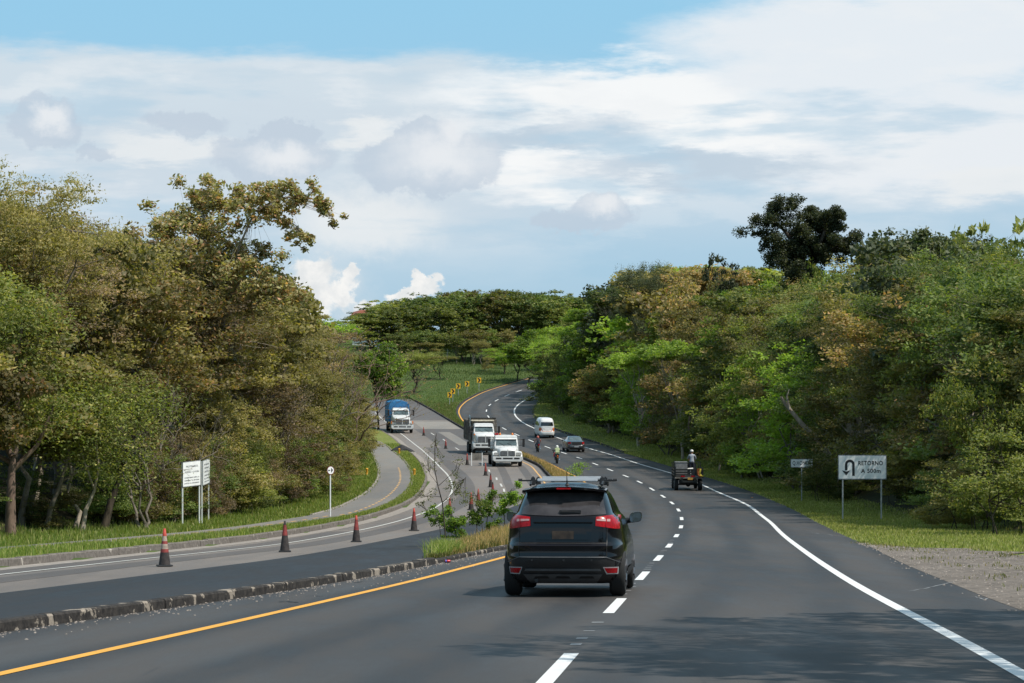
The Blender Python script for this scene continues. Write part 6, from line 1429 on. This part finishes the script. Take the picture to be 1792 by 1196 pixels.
for (px_, py_, top_, w_, key_, mt_, lb_) in [(824,628,587,3.6,'umb1','leaf_dark','single flat dark tree with a clear trunk in the middle of the far meadow'),(768,665,622,3.2,'umb0','leaf_olive','thin olive tree left of the chevron signs on the meadow'),(748,640,600,3.6,'umb2','leaf_olive','pale olive umbrella tree on the left of the far meadow'),(725,690,610,4.2,'fine2','leaf_green','green tree at the left end of the far meadow behind the blue truck'),(858,640,600,3.0,'umb1','leaf_green','slim green tree right of the single dark one on the meadow'),(882,655,604,3.6,'fine1','leaf_lime','lime tree at the meadow edge before the right wood'),(905,668,600,3.8,'far1','leaf_lime','large lime tree where the road disappears, left one'),(925,672,592,4.2,'far0','leaf_lime','large lime tree where the road disappears, right one'),(945,668,575,4.4,'far2','leaf_lime','lime crown rising behind the road end'),(980,650,560,4.8,'far1','leaf_lime','bright lime crown above the far bend, left of three'),(1030,640,548,5.0,'far0','leaf_lime','bright lime crown above the far bend, middle of three'),(1080,640,552,4.6,'far2','leaf_lime','bright lime crown above the far bend, right of three'),(700,620,590,3.5,'umb0','leaf_brown','grey-brown bare-looking tree left on the far slope'),(662,650,592,3.4,'far1','leaf_lime','lime tree at the right tip of the left wood'),(680,680,628,2.0,'far2','leaf_lime','smaller lime tree overhanging the blue truck')]:
    yg = np.linspace(290, 520, 900); ypx = V0-(terrain((px_-U0)*yg/F, yg)-HC)*F/yg; j = int(np.argmax(ypx < py_)); Y1 = yg[j] if j else 330.0
    if px_ > 940: Y1 = max(Y1, 345)
    if px_ < 700: Y1 = 268
    X1 = (px_-U0)*Y1/F; z = float(terrain(X1, Y1)); h = HC-(top_-V0)*Y1/F-z
    tree(key_, X1, Y1, max(3, h), mt_, 'bark_dark', lb_, wide=w_)
# loose row of small trees at the upper edge of the meadow
for i in range(11):
    px_ = 702+i*18+r.uniform(-6, 6); Y1 = r.uniform(408, 432); X1 = (px_-U0)*Y1/F; mt_ = r.choice(['leaf_deep', 'leaf_green', 'leaf_olive'])
    tree(r.choice(['mound0', 'fine2', 'mound2']), X1, Y1, r.uniform(4.5, 7), mt_, 'bark_grey', f"{GRP[mt_][1]} small tree in the loose row along the top of the far meadow", 'tree', f"{GRP[mt_][1]} trees along the top of the far meadow", wide=r.uniform(2.6, 3.8))
# small saplings on the meadow
for i in range(16):
    px_ = r.uniform(715, 905); Y1 = r.uniform(385, 440); X1 = (px_-U0)*Y1/F
    tree(r.choice(['open0', 'bush0', 'umb2']), X1, Y1, r.uniform(1.8, 3.6), r.choice(['leaf_olive', 'leaf_green']), 'bark_pale', 'small sapling scattered on the far meadow below the wood', 'sapling', 'saplings on the far meadow', 'sapling', wide=r.uniform(.8, 1.6))
# tree that shades the road from outside the right of the frame
for (X1, Y1, h, w_, lb_) in [(8.9, 19.0, 13, 3.8, 'roadside tree off the right of the picture shading the near lane'), (9.2, 23, 13, 3.8, 'second roadside tree off the right of the picture'), (10.4, 28, 12, 3.4, 'third roadside tree off the right of the picture')]:
    tree('open0' if Y1 > 25 else 'fine1' if Y1 > 20 else 'open0', X1, Y1, h, 'leaf_green', 'bark_grey', lb_, wide=w_)

# ---- median shrubs
def shrub(px, py, stems, label, mt='leaf_fresh', name='shrub', leaf=.088, n=90, sp=.11, bark='bark_dark', Y=None, gz=None, depth=.25, parts=('stem', 'foliage'), cat='shrub'):
    "stems: list of pixel polylines; leaves hang in clumps round the listed pixels"
    X, Y0 = hit(px, py, 'M'); Y0 = Y or Y0; X = (px-U0)*Y0/F; z = float(zat('M', Y0))+.05 if gz is None else float(terrain(X, Y0))-.1; e = empty(name, (X, Y0, z), 0, label, cat); tb = TB(); C = []; rr_ = random.Random(px)
    def P_(a, b_, j=.0): return Vector(((a-U0)*Y0/F-X, rr_.uniform(-depth, depth)*j, HC-(b_-V0)*Y0/F-z))
    for path, r0, leafy in stems:
        pts = [P_(a, b_, .6 if i else 0) for i, (a, b_) in enumerate(path)]; k = len(pts); tb.tube(pts, [r0*(1-.75*i/(k-1)) for i in range(k)], 6)
        for q in leafy:
            a, b_, s_, m_ = q; c = P_(a, b_, 1.0)
            for t in range(5):
                d = nrg.normal(size=3)*[s_, s_, s_*.8]; tb.tube([pts[-1].lerp(pts[max(0, k-2)], rr_.random()), c+Vector(d)], [.006, .003], 4); u_ = nrg.normal(size=(int(m_/5), 3)); u_ /= np.linalg.norm(u_, axis=1)[:, None]; C.append(u_*nrg.uniform(.1, 1, (len(u_), 1))*s_*1.05*[1, 1, .75]+np.array(c+Vector(d)))
    tv, tf = tb.arrays(); mk(parts[0], tv, tf, M[bark], e, smooth=True); C = np.concatenate(C); C[:, 2] = np.maximum(C[:, 2], .03); V, Q = leaf_mesh(C, leaf, .5, .35); m_ = len(C)
    mk(parts[1], V, Q, M[mt], e, cols=np.repeat(np.stack([nrg.uniform(0,1,m_), nrg.uniform(0,1,m_), nrg.uniform(0,1,m_), np.ones(m_)], 1), 4, 0)); return e

def cl(pts, s, m): return [(a, b_, s, m) for a, b_ in pts]
shrub(1398, 0, [([(1400,560),(1402,500),(1398,462),(1385,420),(1365,392)], .45, cl([(1352,380),(1372,368),(1392,372),(1340,395),(1348,420)], 0.82, 1950)+cl([(1332,402),(1338,425),(1362,358),(1385,360)], 0.45, 546)),
 ([(1400,470),(1410,440),(1408,410),(1412,385)], .3, cl([(1400,425),(1385,445),(1410,450),(1392,462),(1375,435),(1415,430),(1408,400)], 0.82, 3120)),
 ([(1404,480),(1430,440),(1440,410),(1445,390)], .3, cl([(1438,380),(1448,390),(1430,395),(1455,378),(1445,405),(1440,372)], 0.66, 2990)),
 ([(1404,480),(1450,440),(1475,425)], .25, cl([(1468,412),(1480,420),(1460,430),(1490,432),(1475,440),(1445,445),(1430,430)], 0.70, 2860)),
 ([(1400,500),(1380,480)], .2, cl([(1385,478),(1400,485),(1420,478),(1372,462),(1395,500)], 0.74, 2340))],
 'big dark tree with split clumped crown standing above the right skyline', 'leaf_dark', 'tree', .22, bark='bark_dark', Y=225, gz=1, depth=1.6, parts=('trunk', 'crown'), cat='tree')
shrub(392, 0, [([(392,905),(386,760),(384,620),(388,560),(402,500),(418,440),(436,398),(449,370)], .14, cl([(418,470),(400,520),(440,505),(380,545)], .75, 900)),
 ([(436,398),(428,372),(424,352)], .06, cl([(424,348),(410,350),(436,345)], .42, 420)),
 ([(449,370),(470,352),(505,346),(545,352),(570,366),(588,388)], .06, cl([(468,344),(490,340),(512,342),(532,346),(548,350)], .38, 420)+cl([(562,360),(574,372),(585,386)], .24, 190)),
 ([(440,392),(462,378),(500,382),(520,398),(540,422)], .05, cl([(470,374),(490,378),(505,388)], .34, 330)+cl([(520,402),(532,414),(540,424)], .24, 200)),
 ([(449,370),(462,360),(478,362)], .04, cl([(462,356),(480,360)], .34, 300)),
 ([(418,440),(380,410),(350,372),(345,350)], .09, cl([(345,346),(357,340),(372,346),(350,362),(335,372),(372,366)], .42, 480)),
 ([(380,410),(340,392),(300,388)], .07, cl([(318,378),(300,384),(285,390),(335,392),(300,405)], .5, 560)),
 ([(402,500),(370,440),(360,420)], .08, cl([(372,428),(392,440),(352,440),(330,430),(360,460),(400,420),(385,400)], .6, 800)),
 ([(388,540),(430,480),(448,450),(455,436)], .07, cl([(446,452),(454,440),(432,462)], .36, 300)),
 ([(388,560),(440,520),(480,500),(500,498)], .08, cl([(462,478),(484,490),(500,508),(470,505),(490,530),(450,520)], .55, 700))],
 'tall rusty-leaved pale-limbed tree whose thin flat crown reaches out over the left wood', 'leaf_hero', 'tree', .21, bark='bark_pale', Y=112, gz=1, depth=1.3, parts=('trunk', 'crown'), cat='tree')
shrub(780, 948, [([(780,945),(774,880),(766,850),(760,820),(761,780),(764,758)], .024, [(763,775,.10,40),(770,800,.14,60)]),([(774,880),(790,866),(806,850),(815,835)], .015, [(800,850,.22,160),(812,870,.2,200),(790,845,.2,100)]),([(768,850),(790,830),(812,806)], .012, [(805,815,.22,90)]),([(776,900),(755,905),(742,888)], .01, [(740,884,.10,90)]),([(772,870),(750,868),(735,872)], .01, [(735,868,.18,80),(745,860,.2,60)]),([(768,850),(752,830),(748,812)], .008, [(750,820,.2,70),(745,800,.2,40)])], 'tall thin sapling with feathery sparse leaves rising from the median grass', 'leaf_green', 'sapling', .06)
shrub(800, 945, [([(800,942),(797,915)], .02, [(795,925,.22,900),(800,912,.19,600),(790,935,.19,500)])], 'small dense bright green bush at the foot of the thin sapling')
shrub(766, 944, [([(772,942),(768,915),(762,895)], .015, [(764,905,.18,500),(770,893,.16,340),(758,912,.16,260)])], 'leafy low shrub to the left of the sapling stem')
shrub(835, 938, [([(835,936),(834,915),(830,900)], .02, [(832,902,.18,620),(826,908,.14,360),(840,896,.13,300)])], 'round-topped shrub left of the two larger median shrubs')
shrub(858, 936, [([(850,936),(853,905),(862,880),(866,865)], .02, [(856,885,.17,620),(864,870,.17,480),(850,893,.15,360)]),([(856,930),(858,925)], .015, [(857,922,.19,760)])], 'two-tiered shrub with leafy tips in the middle of the median clump')
shrub(884, 934, [([(884,930),(882,900),(888,870),(896,855)], .02, [(884,885,.19,640),(878,895,.17,460),(893,868,.17,460),(905,872,.16,400),(899,858,.14,300)])], 'tallest leafy shrub beside the left mirror of the SUV')
shrub(845, 940, [([(845,938),(842,900),(838,878),(830,862)], .014, [(836,872,.22,200),(826,866,.2,160)]),([(842,900),(858,880),(874,866)], .008, [(872,868,.05,20)])], 'thin feathery dark green stems rising behind the middle shrubs', 'leaf_green', 'sapling', .06)
shrub(1012, 858, [([(1008,850),(1010,825),(1014,808)], .02, [(1012,822,.35,300),(1018,812,.3,200),(1004,828,.3,220)])], 'green shrub on the median seen just above the roof bars of the SUV', leaf=.10, Y=150)
# ---- far houses and the white post
def house(px, top, w, h, Y, label, roofc, yaw):
    X = (px-U0)*Y/F; z = HC-(top-V0)*Y/F-h; e = empty('house', (X, Y, z), yaw, label, 'house')
    wl = MB().box(-w/2, w/2, -3, 3, -3, h*.6).build('wall', M['signwhite'], e); rf = MB(); rf.prism([(-w/2-.4, h*.6), (w/2+.4, h*.6), (w/2-.8, h), (-w/2+.8, h)], -3.4, 3.4, 'y'); rf.build('roof', M[roofc], e)
    for x_ in (-w*.25, w*.2): 
        f_ = MB().box(x_-.5, x_+.5, -3.04, -3.0, .3, h*.5).build('window', M['plastic'], e)
M['roof_red'] = plain('red_roof', (.42, .14, .09), .8); M['roof_pale'] = plain('pale_roof', (.5, .5, .5), .7)
house(644, 545, 7, 3.6, 560, 'small white house with red roof at the left end of the far ridge', 'roof_red', .3)
house(650, 573, 6, 3.0, 470, 'small pale house with light roof peeping through trees below the ridge', 'roof_pale', -.2)
house(676, 580, 4, 2.6, 462, 'tiny red-roofed house among the trees below the far ridge', 'roof_red', .1)
Y1 = 440; X1 = (783-U0)*Y1/F; z = float(terrain(X1, Y1)); e = empty('lamp_post', (X1, Y1, z), 0, 'white lamp post standing on the far meadow', 'lamp post'); hz = HC-(606-V0)*Y1/F-z
MB().tube([(0, 0, -.2), (0, 0, hz)], [.09, .07], 8).build('post', M['postwhite'], e); MB().box(-.22, .22, -.2, .2, hz, hz+.35, .04, .04).build('lamp', M['postwhite'], e, bevel=.04)
print('TREES', nl, nr, nf, NT_[0])
# ------------------------------------------------------------------ camera, sun, sky
cam = bpy.data.cameras.new('camera'); co = bpy.data.objects.new('camera', cam); COL.objects.link(co)
cam.sensor_width = 36; cam.lens = F/1792*36; cam.shift_y = (V0-598)/1792; cam.clip_end = 9000; cam.clip_start = .5
co.location = (0, 0, HC); co.rotation_euler = (math.radians(90), 0, 0); SC.camera = co
SUN_EL, SUN_AZ = math.radians(57), math.radians(118)      # azimuth clockwise from the view direction (+Y)
sd = Vector((math.cos(SUN_EL)*math.sin(SUN_AZ), math.cos(SUN_EL)*math.cos(SUN_AZ), math.sin(SUN_EL)))
sl_ = bpy.data.lights.new('sun', 'SUN'); so = bpy.data.objects.new('sun', sl_); COL.objects.link(so)
sl_.energy = 4.9; sl_.angle = math.radians(.55); sl_.color = (1, .95, .87); so.rotation_euler = sd.to_track_quat('Z', 'Y').to_euler(); so.location = sd*50
W = bpy.data.worlds.new('World'); SC.world = W; W.use_nodes = True
class WT(NT):
    def __init__(s): s.t = W.node_tree; s.t.nodes.clear(); s.out = s.n('ShaderNodeOutputWorld')
w = WT()
sky = w.n('ShaderNodeTexSky', sky_type='NISHITA'); sky.sun_disc = False; sky.sun_elevation = SUN_EL; sky.sun_rotation = SUN_AZ; sky.air_density = 1.0; sky.dust_density = .6; sky.ozone_density = 1.5
tc = w.n('ShaderNodeTexCoord').outputs['Generated']
nm = w.n('ShaderNodeVectorMath', operation='NORMALIZE'); w.l(tc, nm.inputs[0])
sp = w.n('ShaderNodeSeparateXYZ'); w.l(nm.outputs[0], sp.inputs[0])
az = w.math('MULTIPLY', w.math('ARCTAN2', sp.outputs[0], sp.outputs[1]), F/100)      # in units of 100 px
el = w.math('MULTIPLY', w.math('ARCSINE', sp.outputs[2]), F/100)
az = w.math('ADD', az, 8.96)      # 0 .. 17.9 across the view
cb = w.n('ShaderNodeCombineXYZ'); w.l(az, cb.inputs[0]); w.l(el, cb.inputs[1]); P = cb.outputs[0]
def stretched(sx, sy): return w.scale(P, sx, sy, 1)
n_wisp = w.noise(.5, 7, .6, stretched(.55, 1.6)); n_wisp2 = w.noise(1.0, 7, .62, stretched(.35, 1.5))
n_puff = w.noise(1.6, 8, .62, P); n_big = w.noise(.35, 3, .5, P)
def c0(n): return w.math('SUBTRACT', n, .5)
azw = w.math('ADD', az, w.math('MULTIPLY', c0(n_wisp), 5.0)); elw = w.math('ADD', el, w.math('MULTIPLY', c0(n_wisp2), 1.7))
azp = w.math('ADD', az, w.math('MULTIPLY', c0(n_puff), .9)); elp = w.math('ADD', el, w.math('MULTIPLY', c0(w.noise(1.7, 8, .62, w.scale(P, 1, 1.1, 3))), .9))
def blob(cx, cy, rx, ry, soft=.5, warp='w', lo=None):
    "soft ellipse; centre and radii in photo pixels"
    A, E = (azw, elw) if warp == 'w' else (azp, elp)
    dx = w.math('DIVIDE', w.math('SUBTRACT', A, cx/100), rx/100); dy = w.math('DIVIDE', w.math('SUBTRACT', E, (850-cy)/100), ry/100)
    r = w.math('SQRT', w.math('ADD', w.math('MULTIPLY', dx, dx), w.math('MULTIPLY', dy, dy)))
    return w.ramp(r, 1-soft, 1+soft*.4, 1, 0)
def mx(*a):
    r = a[0]
    for b_ in a[1:]: r = w.math('MAXIMUM', r, b_)
    return r
def over(col, mask, c, k=1.0): return w.mix(w.math('MULTIPLY', mask, k, clamp=True), col, c)
S = .1      # background strength
def lin(r, g, b_): return tuple((((v/255+.055)/1.055)**2.4 if v/255 > .04 else v/255/12.92)/S for v in (r, g, b_))
# a clear-sky gradient from the physical sky, brought to the milky blue of a humid day
hz = w.ramp(el, 0, 9.5)
clear = w.mix(hz, lin(178, 203, 220), lin(150, 205, 236))
zen = w.ramp(el, 9, 55)
clear = w.mix(zen, clear, w.mix(.45, sky.outputs[0], lin(214, 219, 222)))
col = w.mix(.04, clear, sky.outputs[0])
elv = w.math('ADD', el, w.math('MULTIPLY', c0(n_wisp2), 1.1))
veil = w.math('MULTIPLY', w.math('MULTIPLY', w.ramp(elv, 7.65, 7.2), w.ramp(el, 2.8, 5.5)), 1.0)     # high sheet, flat top near y=100
right_cut = w.ramp(azw, 7.5, 10.5, 1, 0)
col = over(col, w.math('MULTIPLY', veil, right_cut), lin(211, 223, 232), .95)
col = over(col, w.math('MULTIPLY', w.ramp(elw, 6.9, 6.1), w.ramp(el, 3.6, 5.2)), lin(205, 218, 229), .75)
col = over(col, mx(blob(1080,170,330,62,.5), blob(1000,310,240,55,.55), blob(1300,235,300,52,.6)), lin(249,250,250), .95)
col = over(col, mx(blob(1560,90,420,130,.4), blob(1700,240,330,130,.6), blob(1560,300,260,60,.6)), lin(236,240,244), .9)
col = over(col, mx(blob(1750,330,160,34,.5), blob(300,268,150,26,.6), blob(620,240,80,18,.6), blob(640,395,150,60,.6,'p')), lin(236,239,240), .75)
col = over(col, mx(blob(1010,245,190,34,.5), blob(1250,300,260,26,.6), blob(860,255,120,25,.6)), lin(192,208,222), .85)
col = over(col, w.math('MULTIPLY', w.math('MULTIPLY', w.ramp(w.noise(.9, 6, .6, stretched(.4, 1.3)), .48, .62), w.ramp(el, 3, 6)), w.math('MAXIMUM', w.ramp(elv, 7.6, 7.0), w.ramp(az, 11.5, 13.5))), lin(236,240,243), .45)
col = over(col, w.math('MULTIPLY', w.math('MULTIPLY', w.ramp(w.noise(.55, 6, .55, stretched(.45, 2.2)), .50, .64), w.ramp(elv, 7.4, 6.6)), w.ramp(el, 3, 5)), lin(176,206,226), .6)
# grey cumulus with pale cores
col = over(col, mx(blob(90,232,66,50,.16,'p'), blob(175,280,36,16,.3,'p'), blob(330,228,80,24,.3,'p'), blob(480,282,112,46,.16,'p'), blob(515,240,52,26,.2,'p'), blob(750,292,138,56,.14,'p'), blob(745,245,62,36,.16,'p'), blob(1060,372,62,36,.2,'p'), blob(990,388,60,22,.25,'p')), lin(190,204,219), .66)
col = over(col, mx(blob(100,222,36,28,.8,'p'), blob(500,285,70,32,.8,'p'), blob(770,275,95,45,.9,'p'), blob(790,240,40,40,.9,'p'), blob(1060,360,40,22,.9,'p')), lin(236,239,242), .85)
# bright towers on the horizon
col = over(col, mx(blob(560,505,90,50,.7,'p'), blob(640,560,60,40,.7,'p')), lin(222,229,233), .7)
tw = mx(blob(548,480,42,36,.25,'p'), blob(545,520,60,40,.3,'p'), blob(612,482,20,18,.2,'p'), blob(605,515,26,26,.3,'p'), blob(640,548,24,20,.3,'p'), blob(738,500,25,24,.2,'p'), blob(715,513,50,15,.25,'p'), blob(698,505,16,10,.3,'p'))
shade = w.ramp(w.noise(2.2, 6, .6, P), .3, .7)
col = over(col, tw, w.mix(shade, lin(224,228,230), lin(250,249,246)), 1.0)
col = w.mix(w.ramp(el, -1, 0), lin(120,130,110), col)
bg = w.n('ShaderNodeBackground'); bg.inputs['Strength'].default_value = S; w.l(col, bg.inputs[0]); w.l(bg.outputs[0], w.out.inputs[0])
W.cycles.sampling_method = 'MANUAL'; W.cycles.sample_map_resolution = 1024
SC.view_settings.view_transform = 'Standard'; SC.view_settings.look = 'None'; SC.view_settings.exposure = 0; SC.view_settings.gamma = 1
SC.cycles.max_bounces = 6; SC.cycles.diffuse_bounces = 3; SC.cycles.transmission_bounces = 4; SC.cycles.transparent_max_bounces = 4; SC.cycles.use_denoising = True
